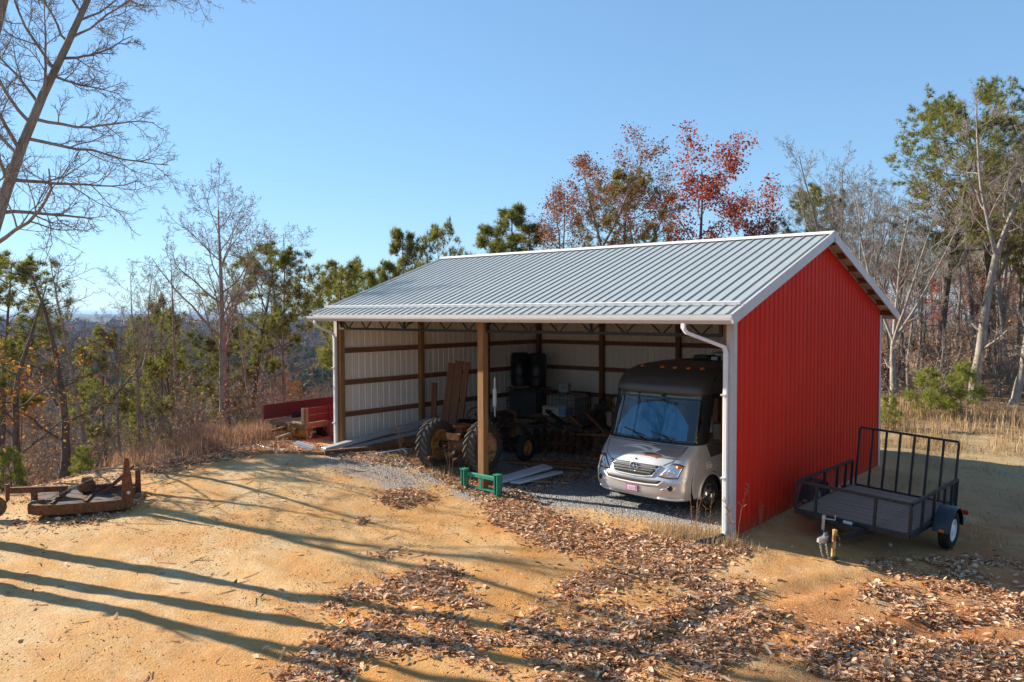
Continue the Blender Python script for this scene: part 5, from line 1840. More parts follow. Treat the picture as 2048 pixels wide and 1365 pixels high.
def brush(seed, H, n, leafn, m):
    T = Tree(seed)
    for k in range(n):
        a = T.r.uniform(0, 6.283)
        d = (math.cos(a) * T.r.uniform(.1, .5), math.sin(a) * T.r.uniform(.1, .5), 1)
        p, rs = T.walk((math.cos(a) * T.r.uniform(0, .5), math.sin(a) * T.r.uniform(0, .5), -.1), d, H * T.r.uniform(.5, 1.1), .022, .008, 7, .12, .02, 4)
        T.grow(p, rs, 0, [dict(n=7, f0=.25, ang=45, len=.40, wob=.2, up=.06, seg=4, sides=3, rr=.5, taper=.4, rmin=.007, tip=.5),
                          dict(n=5, f0=.2, ang=45, len=.5, wob=.2, up=.05, seg=3, sides=3, rr=.6, taper=.3, rmin=.005, tip=.6)])
    tips = [t for i, t in enumerate(T.tips) if i % 3 == 0]
    return T, leaves_mesh('brush_leaves', tips, m, leafn, .11, .12, seed)


t_, f_ = brush(41, 2.6, 12, 1, M['leaf_brown']); mk('brush0', t_, M['bark_grey'], f_)
t_, f_ = brush(42, 3.2, 14, 1, M['leaf_brown']); mk('brush1', t_, M['bark_grey'], f_)
t_, f_ = brush(43, 2.2, 11, 4, M['leaf_red']); mk('brush2', t_, M['bark_grey'], f_)
# ---------------------------------------------------------------- the trees one can tell apart
KTOP = {k: max(v.co.z for v in q[0].vertices) for k, q in KIND.items()}
tree('oak_lean', 'leaning_oak', 'tall bare oak leaning over the left side of the yard', -10.75, -10.1, .98, 1.0, None, (.10, .31))
tree('twin_oak', 'forked_oak', 'bare oak forking low into two stems beside the leaning oak', -10.9, -10.5, 1.0, 2.9, None, (.08, .12))
tree('oak_tall', 'straight_oak', 'straight bare oak whose long shadow crosses the yard behind the leaning oak', -13.0, -9.7, .9, 4.6, None, (.05, .16))
tree('oak_fork', 'slope_oak', 'big bare oak forking low on the slope past the mower', -20.5, -8.2, .75, 1.1, None, (.12, .10))
tree('spread', 'vase_oak', 'broad bare vase-shaped tree rising from the tan grass left of the wagon', -17.33, .01, .80, .6, None, (0, 0), .88)
tree('slim_fork', 'slim_forked_tree', 'slim bare forked tree between the young pine and the vase-shaped tree', -20.84, -1.02, .64, 2.4, None, (0, 0), .59)
tree('gold_oak', 'gold_leaved_oak', 'dark-trunked oak with golden leaves behind the rusty mower', -15.9, -5.3, .92, .5, None, (0, 0), .72)
tree('gold_oak', 'gold_leaved_sapling', 'smaller golden-leaved oak beside the mower tail wheel', -15.6, -6.4, .8, 3.0, None, (0, 0), .66)
tree('pine3', 'young_pine', 'young crooked pine with a tufted top on the slope behind the mower', -23.88, -.98, .80, 1.0, None, (0, 0), .87)
tree('pine3', 'thin_pine', 'thin pine with few tufts beside the slim forked tree', -23.28, .85, .62, 4.0, None, (0, 0), .96)
tree('pine0', 'bushy_pine', 'bushy olive pine behind the thin pine on the slope', -26.65, 3.23, .75, 2.0)
tree('pine1', 'leaning_pine', 'dark leaning pine beyond the red farm wagon', -23.63, 4.49, .74, 5.0, None, (.09, .05))
tree('slim_fork', 'twin_stem_tree', 'grey twin-stemmed tree directly behind the red wagon boards', -22.45, 5.49, .85, 5.0, None, (0, 0), .78)
tree('slim', 'grey_sapling', 'thin grey sapling beside the vase-shaped tree', -18.4, 1.6, .6, 1.0)
tree('pine0', 'wagon_pine', 'pine with sparse tufts standing behind the wagon and barn corner', -24.62, 10.21, .88, 3.2)
tree('pine0', 'eave_pine', 'rounded pine rising over the low end of the roof', -28.24, 15.01, 1.05, 1.5)
tree('pine_full', 'layered_pine', 'layered pine rising above the left roof slope', -28.27, 17.61, 1.0, .3, None, (0, 0), 1.17)
tree('pine0', 'ridge_pine', 'small tufted pine just above the left end of the ridge', -26.3, 19.2, .8, 2.0, None, (0, 0), 1.19)
tree('pine_full', 'dense_pine', 'dense broad pine behind the ridge beside the brown oak', -23.66, 21.54, 1.2, 2.9, None, (0, 0), 1.1)
tree('rust_oak', 'brown_leaved_oak', 'brown-leaved oak with bare upright top twigs behind the ridge', -17.66, 21.4, 1.15, .9, None, (0, 0), .94)
tree('rust_oak', 'bare_topped_oak', 'second brown-leaved oak behind the ridge, between pine and red oak', -17.86, 25.16, 1.05, 2.2, None, (0, 0), .85)
tree('pine1', 'hidden_pine', 'pine showing between the brown oaks behind the ridge', -18.95, 25.55, .9, 1.2, None, (0, 0), .99)
tree('red_oak', 'red_oak', 'tall red-leaved oak rising above the middle of the ridge', -13.45, 24.98, 1.15, 1.4, None, (0, 0), 1.10)
tree('red_oak', 'small_red_oak', 'lower rust-red oak above the near end of the ridge', -11.87, 28.95, 1.0, 4.4, None, (0, 0), .87)
tree('pale_fork', 'pale_multistem_tree', 'pale many-stemmed bare tree just behind the right barn corner', -2.13, 18.2, .72, .3, None, (0, 0), .67)
tree('vase', 'grey_bare_tree', 'bare grey tree spreading over the right roof slope', -5.0, 22.9, .85, 3.4, None, (-.12, -.06), .97)
tree('pine2', 'tall_pine', 'tall dark pine with straight trunk right of the barn', -2.39, 26.52, .77, .8)
tree('pine2', 'crooked_pine', 'crooked flat-topped pine beyond the pale forked tree', -1.16, 31.51, .87, 3.6)
tree('pine1', 'low_pine', 'pine with spreading layers just right of the ridge end', -9.0, 30.09, .83, 2.6)
tree('pale_tall', 'pale_forked_tree', 'tall pale forked tree behind the bright green saplings', -.36, 22.99, .90, 2.2, None, (0, 0), .79)
tree('pale_tall', 'pale_leaning_tree', 'pale leaning tree beside the forked tree at the grass edge', 1.1, 22.6, .7, 5.2, None, (.10, .08), .62)
tree('pine_full', 'stout_pine', 'stout pine low between the layered pine and the eave pine', -27.2, 15.6, .8, 1.1, None, (0, 0), .95)
tree('pine0', 'slope_edge_pine', 'pine crowding the wagon pine behind the barn corner', -25.9, 12.0, .9, 5.1)
tree('slim_fork', 'skyline_tree', 'bare twiggy tree standing taller than the leaning pine', -25.6, 6.9, 1.0, 2.2, None, (.05, .02), .74)
tree('slim', 'skyline_sapling', 'thin bare tree between the slim forked and vase-shaped trees', -22.2, .9, .9, 3.2)
tree('pine3', 'skirt_pine', 'short bushy pine low behind the vase-shaped tree', -21.5, 2.6, .7, .9)
tree('pine1', 'spreading_pine', 'pine with long drooping plates behind the leaning oak', -22.0, -5.0, .68, 1.0)
tree('slim', 'crest_sapling', 'thin bare tree right beside the trunk of the gold-leaved oak', -17.5, -4.2, .72, 2.0)
tree('pine_full', 'twin_ridge_pine', 'pine on the barn-corner side of the dense broad pine', -25.1, 21.6, 1.1, .7, None, (0, 0), 1.06)
tree('pine_full', 'shoulder_pine', 'lower pine at the brown-oak side of the dense broad pine', -22.2, 21.5, 1.05, 4.1, None, (0, 0), .94)
tree('rust_oak', 'sparse_brown_oak', 'sparse brown oak between the shoulder pine and the brown-leaved oak', -19.6, 21.0, 1.0, 3.3, None, (0, 0), .84)
gs = 'bright green pine saplings at the grass edge'
tree('sapling', 'pine_sapling', 'bright green pine sapling in the tan grass behind the trailer gate', -.63, 17.51, .78, .2, gs, cat='sapling')
tree('sapling', 'pine_sapling', 'larger bright green sapling at the foot of the pale forked tree', .05, 18.6, .85, 1.9, gs, cat='sapling')
tree('sapling', 'pine_sapling', 'low green sapling right beside the barn corner trim', -1.55, 15.2, .5, 3.1, gs, cat='sapling')
tree('sapling', 'pine_sapling', 'green sapling behind the mower tail wheel', -14.6, -6.9, .45, 2.0, gs, cat='sapling')
tree('sapling', 'pine_sapling', 'small green sapling behind the mower gearbox', -14.9, -5.3, .32, 4.0, gs, cat='sapling')

# ---------------------------------------------------------------- the woods around
rw_ = np.random.default_rng(91)


def cam_uv(x, y):
    dx, dy = x - CAM.x, y - CAM.y
    return dx * math.cos(yaw) - dy * math.sin(yaw), dx * math.sin(yaw) + dy * math.cos(yaw)


def uv_world(u, v):
    return CAM.x + u * math.cos(yaw) + v * math.sin(yaw), CAM.y - u * math.sin(yaw) + v * math.cos(yaw)


WOODS = [('slim', 'slim_tree', 'slender bare tree in the woods down the left slope', 'slender bare trees down the slope'),
         ('slim_fork', 'forked_tree', 'bare forked tree in the woods down the left slope', 'bare forked trees down the slope'),
         ('vase', 'spreading_tree', 'spreading bare tree in the woods down the left slope', 'spreading bare trees down the slope'),
         ('pine0', 'slope_pine', 'olive pine among the bare trees down the left slope', 'pines down the slope'),
         ('pine3', 'slope_pine', 'short pine among the bare trees down the left slope', 'short pines down the slope'),
         ('rust_oak', 'rust_leaved_tree', 'rust-leaved tree in the woods down the left slope', 'rust-leaved trees down the slope')]
pts_ = []


def far_enough(x, y, d):
    for a, b in pts_:
        if (a - x) ** 2 + (b - y) ** 2 < d * d:
            return False
    pts_.append((x, y))
    return True


# left slope, seen in the sector between the frame's left edge and the barn
c_ = 0
while c_ < 125:
    v = 20 + 95 * rw_.random() ** 1.5
    u = v * rw_.uniform(-.70, -.18)
    x, y = uv_world(u, v)
    if crest_x(y) - x < 2.5 or not far_enough(x, y, 1.3 + v * .015):
        continue
    if v < 27 and rw_.random() < .3:
        continue
    i = rw_.choice(6, p=[.45, .31, .10, .03, .06, .05])
    k, nm, lab, gp = WOODS[i]
    # most crowns stay below the skyline, so that the valley shows over them
    zt = 4.1 - (rw_.uniform(110, 260) if rw_.random() < .86 else rw_.uniform(-60, 110)) / 1596 * v
    hh = (zt - zg(x, y)) / KTOP[k]
    if hh < .25:
        continue
    s = min(hh, 1.1)
    tree(k, nm, lab, x, y, s * rw_.uniform(1.0, 1.25), rw_.uniform(0, 6.28), gp, (rw_.normal(0, .04), rw_.normal(0, .04)), s)
    c_ += 1
WR = [('slim', 'slim_tree', 'slender bare tree in the woods right of the barn', 'slender bare trees right of the barn'),
      ('slim_fork', 'forked_tree', 'bare forked tree in the woods right of the barn', 'bare forked trees right of the barn'),
      ('pale_fork', 'pale_tree', 'pale-barked tree deep in the woods right of the barn', 'pale trees right of the barn'),
      ('rust_oak', 'rust_leaved_tree', 'rust-leaved tree in the woods right of the barn', 'rust-leaved trees right of the barn'),
      ('red_oak', 'red_leaved_tree', 'red-leaved understory tree in the woods right of the barn', 'red-leaved trees right of the barn'),
      ('pine1', 'woods_pine', 'pine in the woods right of the barn', 'pines right of the barn')]
c_ = 0
while c_ < 95:
    v = 33 + 50 * rw_.random() ** 1.3
    u = v * rw_.uniform(.42, .74)
    x, y = uv_world(u, v)
    if y < 19.5 or not far_enough(x, y, 1.5):
        continue
    i = rw_.choice(6, p=[.30, .22, .12, .19, .08, .09])
    k, nm, lab, gp = WR[i]
    s = rw_.uniform(.6, .95) * (.62 if k in ('red_oak',) else .95)
    tree(k, nm, lab, x, y, s, rw_.uniform(0, 6.28), gp, (rw_.normal(0, .05), rw_.normal(0, .05)))
    c_ += 1
# understory
BR = [('brush0', 'leafy brown brush'), ('brush1', 'tall grey-brown brush'), ('brush2', 'red-leaved brush')]
c_ = 0
while c_ < 110:
    v = 21 + 40 * rw_.random() ** 1.3
    u = v * rw_.uniform(-.70, -.20)
    x, y = uv_world(u, v)
    sd = crest_x(y) - x
    if sd < 1.6 or not far_enough(x, y, .7):
        continue
    i = rw_.choice(2, p=[.62, .38])
    tree(BR[i][0], 'brush', BR[i][1] + ' growing under the trees down the left slope', x, y, rw_.uniform(.4, .85), rw_.uniform(0, 6.28), BR[i][1] + ' down the slope', cat='shrub')
    c_ += 1
c_ = 0
while c_ < 85:
    v = 31 + 34 * rw_.random()
    u = v * rw_.uniform(.42, .72)
    x, y = uv_world(u, v)
    if y < 18.5 or not far_enough(x, y, .8):
        continue
    i = rw_.choice(3, p=[.55, .37, .08])
    tree(BR[i][0], 'brush', BR[i][1] + ' growing in the woods right of the barn', x, y, rw_.uniform(.55, 1.05), rw_.uniform(0, 6.28), BR[i][1] + ' right of the barn', cat='shrub')
    c_ += 1


# ---------------------------------------------------------------- far woods: crowns of leaf clumps over the hills
def far_woods():
    r = np.random.default_rng(77)
    n = 9000
    v = 110 * (3200 / 110) ** r.random(n)
    u = v * r.uniform(-.74, -.12, n)
    x = CAM.x + u * math.cos(yaw) + v * math.sin(yaw)
    y = CAM.y - u * math.sin(yaw) + v * math.cos(yaw)
    z = zf(x, y, False)
    R = 2.6 * r.uniform(.7, 1.4, n) * (1 + v / 900)
    H = R * r.uniform(1.3, 2.2, n)
    ty = r.random(n)
    k = 26
    P = np.stack([x, y, z + H * .9], 1).repeat(k, 0)
    d = r.normal(size=(n * k, 3)); d /= np.linalg.norm(d, axis=1, keepdims=True)
    rr = r.uniform(.45, 1.0, (n * k, 1))
    P = P + d * rr * np.stack([R, R, H * .75], 1).repeat(k, 0)
    D, X, Y = frames(r.normal(size=(n * k, 3)) + d, r)
    s = (R.repeat(k) * .42)[:, None] * r.uniform(.6, 1.3, (n * k, 1))
    V = np.stack([P + X * s, P - X * s * .5 + Y * s * .8, P - X * s * .5 - Y * s * .8], 1).reshape(-1, 3)
    me = bpy.data.meshes.new('far_woods')
    fill(me, V, np.arange(len(V)).reshape(-1, 3))
    rnd_attr(me, np.clip(ty.repeat(k) + r.normal(0, .06, n * k), 0, 1))
    me.materials.append(leafmat('far_canopy', [(0, (.030, .045, .020)), (.34, (.055, .070, .028)), (.42, (.12, .085, .055)), (.72, (.16, .115, .08)), (.90, (.17, .09, .045)), (1, (.24, .055, .035))], .15))
    return me


tag(put('far_woods', far_woods()), 'distant mixed autumn woods covering the hazy valley and hills', 'woods', None, 'stuff')
# ---------------------------------------------------------------- fallen leaves, grass, stones
LITTER = [
    (1, [(-10.04, 0.48), (-9.53, 1.65), (-7.69, 1.02), (-5.57, 0.04), (-4.95, 0.35), (-3.54, -0.74), (-1.92, -0.84), (-1.16, -0.86), (-0.18, -0.45), (0.43, -1.13), (0.46, -2.08), (-0.1, -2.66), (-1.32, -2.53), (-2.03, -2.57), (-3.9, -2.02), (-5.45, -0.76), (-7.2, -0.26), (-8.39, 0.04)]),
    (1, [(-6.95, -2.51), (-7.21, -1.65), (-6.59, -1.17), (-6.1, -1.49), (-6.09, -2.49)]),
    (0.7, [(-6.24, -3.97), (-6.09, -3.35), (-5.84, -3.56), (-5.96, -4.0)]),
    (0.6, [(-4.29, -4.82), (-4.09, -4.1), (-3.81, -4.35), (-3.96, -4.83)]),
    (0.9, [(-2.99, -6.48), (-3.42, -5.88), (-3.01, -5.83), (-3.09, -4.52), (-2.31, -4.51), (-1.79, -4.95), (-1.18, -5.23), (-1.17, -5.7), (-1.52, -5.64), (-1.82, -5.64), (-2.13, -5.64), (-2.53, -6.23)]),
    (0.95, [(-1.46, -8.52), (-1.81, -7.89), (-1.99, -7.47), (-2.06, -6.78), (-2.05, -6.08), (-1.26, -5.89), (-0.5, -5.85), (-0.49, -5.25), (-0.51, -4.79), (-0.96, -3.83), (-1.02, -2.96), (-0.41, -2.28), (0.46, -2.08), (0.93, -2.18), (1.16, -1.79), (1.39, -1.97), (1.18, -2.87), (1.8, -2.59), (2.58, -2.82), (2.67, -3.25), (2.82, -2.35), (3.09, -1.96), (3.67, -2.01), (4.66, -1.19), (4.83, -2.41), (3.16, -4.15), (2.41, -3.73), (2.11, -4.25), (2.27, -5.11), (0.48, -6.86), (-0.15, -6.68), (-0.91, -6.94), (-1.17, -7.35), (-0.78, -7.95)]),
    (0.6, [(-3.23, -6.56), (-2.59, -6.53), (-2.21, -6.91), (-2.91, -6.8)]),
    (0.75, [(2.35, -1.09), (2.55, -0.3), (2.93, -0.34), (3.15, 0.2), (4.29, 1.56), (4.6, -0.73), (4.02, -0.76), (3.84, -1.41), (3.12, -1.58), (2.8, -1.42)]),
    (0.5, [(2.25, -0.16), (2.17, 0.76), (2.42, 1.32), (2.85, 1.51), (3.39, 2.28), (4.11, 2.88), (4.27, 1.7), (3.39, 0.75), (2.69, 0.0)]),
    (0.9, [(-10.78, -8.33), (-11.61, -7.54), (-11.0, -6.91), (-10.42, -6.26), (-10.97, -5.39), (-10.41, -5.86), (-9.73, -6.94), (-10.44, -7.93)]),
    (0.8, [(-12.98, -4.8), (-13.47, -3.83), (-13.55, -2.56), (-13.84, -0.88), (-11.84, -0.12), (-10.79, -1.05), (-12.21, -1.9), (-12.22, -3.3), (-12.27, -4.41)]),
    (0.7, [(-1.02, -0.74), (-0.33, 0.05), (0.14, -0.14), (0.74, -0.44), (0.48, -1.42), (-0.3, -1.5)]),
    (0.3, [(-11.18, -0.77), (-9.64, 1.01), (-8.6, -0.27), (-9.72, -0.93)]),
    (0.22, [(-7.67, 4.36), (-7.6, 6.75), (-4.66, 2.69), (-4.77, 0.84), (-5.5, 0.12)]),
]

M['leaf_litter'] = leafmat('fallen_leaves', [(0, (.18, .065, .03)), (.22, (.36, .17, .085)), (.5, (.60, .37, .21)), (.85, (.84, .66, .48)), (1, (.62, .27, .09))], .25)
rl = np.random.default_rng(5)


def scatter_poly(w, poly, per_m2):
    p = np.array(poly)
    lo, hi = p.min(0) - .25, p.max(0) + .25
    n = int((hi - lo).prod() * per_m2)
    x, y = rl.uniform(lo[0], hi[0], n), rl.uniform(lo[1], hi[1], n)
    j = rl.normal(0, 1, (2, n)) * np.where(rl.random(n) < .8, .06, .28)
    k = poly_in(x + j[0], y + j[1], poly)
    d = fbm(x * 1.7 + 9, y * 1.7, 3)
    k &= rl.random(n) < np.clip((d - .30) * 5.5, .6 if w >= 1 else .10, 1) * w
    return x[k], y[k]


def litter_mesh():
    xs, ys = [], []
    for w, poly in LITTER:
        a, b = scatter_poly(w, poly, 1150)
        xs.append(a); ys.append(b)
    n = 2600                                   # strays all over the yard
    a, b = rl.uniform(-14, 6.5, n), rl.uniform(-11, 1.5, n)
    k = fbm(a * .5 + 3, b * .5, 3) > rl.uniform(.42, .72, n)
    xs.append(a[k]); ys.append(b[k])
    n = 5200                                   # woodland edges
    a, b = rl.uniform(-19, -12.5, n), rl.uniform(-11, 4, n)
    k = (crest_x(b) - a > -.7)
    xs.append(a[k]); ys.append(b[k])
    n = 3000
    a, b = rl.uniform(-2, 5, n), rl.uniform(15, 30, n)
    xs.append(a); ys.append(b)
    x, y = np.concatenate(xs), np.concatenate(ys)
    n = len(x)
    z = zf(x, y) + rl.uniform(.004, .035, n)
    s = .028 + .075 * rl.random(n) ** 1.9
    yaw_ = rl.uniform(0, 6.283, n)
    t1, t2 = rl.normal(0, .30, n), rl.normal(0, .30, n)
    curl = rl.uniform(.1, .75, n)
    shp = np.array([[-.5, 0, 0], [-.22, .22, .5], [.18, .27, .6], [.5, .03, .2], [.2, -.27, .6], [-.2, -.24, .5], [.02, 0, 0]])
    shp = shp[None] * np.ones((n, 1, 1))
    shp[:, :, 0] *= 1 + rl.normal(0, .08, (n, 7))
    shp[:, :, 1] *= (1 + rl.normal(0, .25, (n, 7))) * rl.uniform(.55, 1.05, (n, 1))
    shp[:, :, 0] *= rl.uniform(.95, 1.35, (n, 1))
    shp[:, :, 2] *= curl[:, None] * .45 * np.sign(rl.random(n) - .25)[:, None]
    shp *= s[:, None, None] * 1.25
    c, q = np.cos(t1), np.sin(t1)
    Y = shp[:, :, 1] * c[:, None] - shp[:, :, 2] * q[:, None]
    Z = shp[:, :, 1] * q[:, None] + shp[:, :, 2] * c[:, None]
    X = shp[:, :, 0]
    c, q = np.cos(t2)[:, None], np.sin(t2)[:, None]
    X, Z = X * c + Z * q, -X * q + Z * c
    c, q = np.cos(yaw_)[:, None], np.sin(yaw_)[:, None]
    V = np.stack([X * c - Y * q + x[:, None], X * q + Y * c + y[:, None], Z + z[:, None] + .012], -1).reshape(-1, 3)
    tri = np.array([[6, 0, 5], [6, 5, 4], [6, 4, 3], [6, 3, 2], [6, 2, 1], [6, 1, 0]])
    F = (np.arange(n)[:, None, None] * 7 + tri[None]).reshape(-1, 3)
    me = bpy.data.meshes.new('leaf_litter')
    fill(me, V, F)
    rnd_attr(me, np.clip(rl.normal(.46, .25, n), 0, 1).repeat(6))
    me.materials.append(M['leaf_litter'])
    return me, n


me, nleaf = litter_mesh()
tag(put('leaf_litter', me), 'pinkish tan fallen oak leaves drifted across the dirt yard', 'leaves', None, 'stuff')


def grass_mesh(name, x, y, h, m, width=.006, lean=.35):
    n = len(x)
    z = zf(x, y) - .02
    a = rl.uniform(0, 6.283, n)
    l = np.abs(rl.normal(0, lean, n))
    dx, dy = np.cos(a) * l, np.sin(a) * l
    wx, wy = -np.sin(a) * width, np.cos(a) * width
    P0 = np.stack([x, y, z], 1)
    P1 = P0 + np.stack([dx * h * .35, dy * h * .35, h * .6], 1)
    P2 = P0 + np.stack([dx * h, dy * h, h * np.sqrt(np.clip(1 - l * l * .5, .2, 1))], 1)
    W = np.stack([wx, wy, 0 * wx], 1)
    V = np.stack([P0 - W, P0 + W, P1 + W * .8, P1 - W * .8, P2], 1).reshape(-1, 3)
    tri = np.array([[0, 1, 2], [0, 2, 3], [3, 2, 4]])
    F = (np.arange(n)[:, None, None] * 5 + tri[None]).reshape(-1, 3)
    me_ = bpy.data.meshes.new(name)
    fill(me_, V, F)
    rnd_attr(me_, np.clip(rl.normal(.5, .22, n), 0, 1).repeat(3))
    me_.materials.append(m)
    return me_


M['grass_tan'] = leafmat('tan_grass', [(0, (.24, .15, .07)), (.5, (.44, .31, .17)), (1, (.60, .46, .29))], .3)
M['grass_red'] = leafmat('russet_grass', [(0, (.25, .13, .07)), (.5, (.44, .26, .155)), (1, (.60, .42, .28))], .3)
n = 24000
x, y = rl.uniform(-9, 5.5, n), rl.uniform(11.2, 19.5, n)
k = (fbm(x * 1.3, y * 1.3, 4) > rl.uniform(.36, .64, n)) & (y > 12.2 + .25 * np.clip(x, -2, 6)) & (x > -8)
x, y = x[k], y[k]
h = rl.uniform(.14, .62, len(x)) * (.6 + .9 * vnoise(x * .9 + 3, y * .9)) * (.45 + .75 * sst(12.5, 15.0, y - .3 * np.clip(x, -2, 4)))
tag(put('tan_grass', grass_mesh('tan_grass', x, y, h, M['grass_tan'], .008)), 'tall tan broom grass between the barn shadow and the right-hand woods', 'grass', None, 'stuff')
n = 26000
y = rl.uniform(-5.0, 6, n)
x = crest_x(y) + rl.normal(-.55, .75, n)
k = (fbm(x * 1.4, y * 1.4, 4) > rl.uniform(.36, .66, n)) & (y > -4.3 + rl.normal(0, .4, n))
x, y = x[k], y[k]
tag(put('russet_grass', grass_mesh('russet_grass', x, y, rl.uniform(.12, .55, len(x)) * (.5 + vnoise(x * 1.2, y * 1.2)), M['grass_red'], .006, .5)), 'russet dry grass along the crest of the left slope', 'grass', None, 'stuff')
# short dead turf behind the trailer and tufts near the barn front
n = 15000
x, y = rl.uniform(.1, 6, n), rl.uniform(2.5, 14, n)
k = fbm(x * .9 + 2, y * .9, 3) > rl.uniform(.42, .68, n)
tag(put('dead_turf', grass_mesh('dead_turf', x[k], y[k], rl.uniform(.04, .13, k.sum()), M['grass_tan'], .006, .6)), 'short dead turf in the shade behind the trailer', 'grass', None, 'stuff')
xs, ys, hs = [], [], []
for (cx, cy, sx, sy, nn, hh) in ((-.75, -.25, .45, .22, 900, .26), (-.15, -.35, .25, .2, 500, .2), (.25, -.15, .3, .2, 350, .14), (-7.3, .3, .6, .35, 350, .25), (-8.6, .6, .7, .3, 300, .2), (.12, 1.2, .07, 1.0, 250, .16), (1.0, -.5, .8, .3, 250, .07)):
    xs.append(rl.normal(cx, sx, nn)); ys.append(rl.normal(cy, sy, nn)); hs.append(rl.uniform(.3, 1.2, nn) * hh)
tag(put('weed_tufts', grass_mesh('weed_tufts', np.concatenate(xs), np.concatenate(ys), np.concatenate(hs), M['grass_tan'], .004, .5)), 'pale dry weed tufts along the barn front and corner', 'weeds', None, 'stuff')


# dry stalks with seed heads, each a plant of its own
M['stalk'] = leafmat('dry_stalk', [(0, (.30, .16, .08)), (1, (.42, .25, .13))], .1)


def stalk_plant(label, x, y, hts, seed, plume=.0):
    r = random.Random(seed)
    e = thing('dry_weed', label, 'weed', (x, y, zg(x, y)), (0, 0, 0), 'dry weed stalks by the barn')
    for h_ in hts:
        q_ = MB()
        a = r.uniform(0, 6.28)
        ln = r.uniform(.03, .22)
        p = [Vector((math.cos(a) * .05 + math.cos(a) * ln * h_ * t * t, math.sin(a) * .05 + math.sin(a) * ln * h_ * t * t, h_ * t)) for t in np.linspace(0, 1, 7)]
        q_.tube(p, [.006 - .0007 * i for i in range(7)], 5)
        for j in range(int(5 + plume * 14)):
            t = r.uniform(.45, 1)
            c = p[min(5, int(t * 6))].lerp(p[min(6, int(t * 6) + 1)], (t * 6) % 1)
            b = r.uniform(0, 6.28)
            ll = r.uniform(.04, .13)
            d = Vector((math.cos(b) * .7, math.sin(b) * .7, r.uniform(.1, .9))) * ll
            q_.tube([c, c + d * .6, c + d], [.003, .006 if plume else .0025, .002], 4)
        q_.build('stalk', M['stalk_brown'], e)


M['stalk_brown'] = painted('stalk_brown', (.36, .20, .10), .9, .4, None, 0, 12)
stalk_plant('tall plumed dry weed against the corner trim of the red wall', .14, -.12, (1.05, .8, .6), 1, 1)
stalk_plant('clump of dry stalks in front of the motorhome wheel', -.75, .05, (.75, .6, .9, .5, .45), 2)
stalk_plant('two bent dry stalks left of the near downspout', -.45, .0, (.7, .55), 3)
stalk_plant('dense dry stalks between the two tractor tyres', -8.05, .55, (1.0, .8, .9, .7, .95, .6), 4)
stalk_plant('leaning dry stalks beside the green loader frame', -7.2, .1, (.8, .9, .7, .5), 5)
stalk_plant('dry stalks at the left side of the tractor tyre', -9.45, .55, (.8, .6, .9, .7), 6, .5)
stalk_plant('thin dry stalks at the foot of the red wall beside the trailer tongue', .16, .9, (.5, .62, .4), 7)
stalk_plant('dry stalk by the scrap of white siding', -11.95, -.6, (.6, .5, .4), 8, .4)


# ---- stones
def stones(name, x, y, s, m, label, cat):
    n_ = len(x)
    z = zf(x, y) + s * .25
    o8 = np.array([[1, 0, 0], [-1, 0, 0], [0, 1, 0], [0, -1, 0], [0, 0, 1], [0, 0, -1]], float)
    V = o8[None] * (s[:, None, None] * rl.uniform(.5, 1.2, (n_, 6, 1))) * np.array([1, 1, .7])
    a = rl.uniform(0, 6.28, n_)
    c, q = np.cos(a)[:, None], np.sin(a)[:, None]
    X, Y = V[:, :, 0] * c - V[:, :, 1] * q, V[:, :, 0] * q + V[:, :, 1] * c
    V = np.stack([X + x[:, None], Y + y[:, None], V[:, :, 2] + z[:, None]], -1).reshape(-1, 3)
    tri = np.array([[0, 2, 4], [2, 1, 4], [1, 3, 4], [3, 0, 4], [2, 0, 5], [1, 2, 5], [3, 1, 5], [0, 3, 5]])
    F = (np.arange(n_)[:, None, None] * 6 + tri[None]).reshape(-1, 3)
    me_ = bpy.data.meshes.new(name)
    fill(me_, V, F)
    rnd_attr(me_, rl.random(n_).repeat(8))
    me_.materials.append(m)
    tag(put(name, me_), label, cat, None, 'stuff')


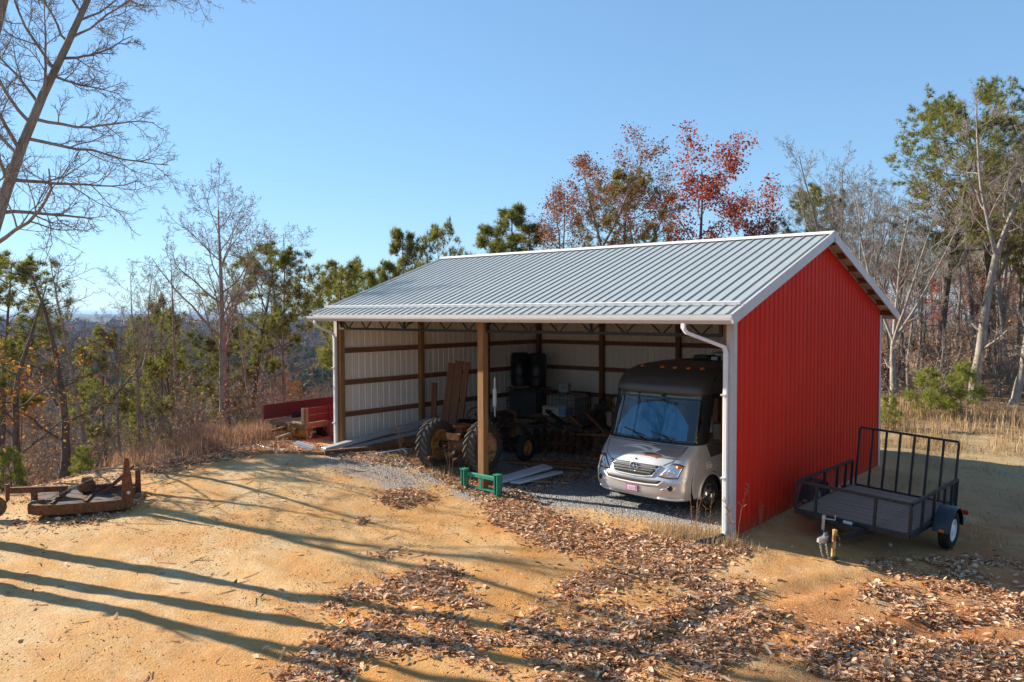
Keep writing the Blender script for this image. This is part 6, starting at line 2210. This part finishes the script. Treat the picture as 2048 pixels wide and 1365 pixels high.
n = 9000
x, y = rl.uniform(-11, -.4, n), rl.uniform(-1.2, 3.5, n)
k = (y > -.6 + 1.4 * (fbm(x * .7, y * .7, 3) - .5) * 2) | (np.hypot((x + 8.6) / 1.9, (y + 1.0) / .7) < rl.uniform(.4, 1.1, n))
stones('gravel', x[k], y[k], rl.uniform(.008, .024, k.sum()), leafmat('gravel_stone', [(0, (.15, .155, .16)), (.5, (.30, .30, .30)), (1, (.50, .48, .45))], 0), 'loose grey gravel on the barn floor and apron', 'gravel')
n = 26000
x, y = rl.uniform(-13.5, 6, n), rl.uniform(-11, -.3, n)
k = fbm(x * .6 + 7, y * .6, 3) > rl.uniform(.38, .66, n)
stones('pebbles', x[k], y[k], rl.uniform(.005, .016, k.sum()), leafmat('dirt_pebble', [(0, (.18, .11, .06)), (.5, (.36, .23, .12)), (1, (.55, .42, .28))], 0), 'small pebbles and clods scattered over the dirt yard', 'pebbles')

# fallen sticks
q = MB()
rs_ = random.Random(12)
for k in range(260):
    x, y = rs_.uniform(-13, 5.5), rs_.uniform(-11, -.5)
    a, l_ = rs_.uniform(0, 6.28), rs_.uniform(.06, .38)
    p = [Vector((x + math.cos(a) * l_ * t + rs_.gauss(0, .008), y + math.sin(a) * l_ * t + rs_.gauss(0, .008), 0)) for t in (0, .35, .7, 1)]
    for v in p:
        v.z = zg(v.x, v.y) + .008
    q.tube(p, [.006, .005, .004, .002], 4)
tag(q.build('fallen_sticks', M['stalk_brown']), 'thin fallen sticks strewn over the dirt yard', 'sticks', None, 'stuff')

# ---------------------------------------------------------------- haze in the valley air
hz_ = MB()
hz_.box((0, 0, -40), (36000, 36000, 130))
hm = bpy.data.materials.new('air')
hm.use_nodes = True
hn = hm.node_tree.nodes
hn.remove(hn['Principled BSDF'])
pv = hn.new('ShaderNodeVolumePrincipled')
pv.inputs['Color'].default_value = (.36, .60, 1.0, 1)
pv.inputs['Density'].default_value = 5.5e-5
hm.node_tree.links.new(pv.outputs[0], hn['Material Output'].inputs['Volume'])
o = hz_.build('haze', hm)
tag(o, 'thin blue haze filling the air over the valley', 'haze', None, 'stuff')
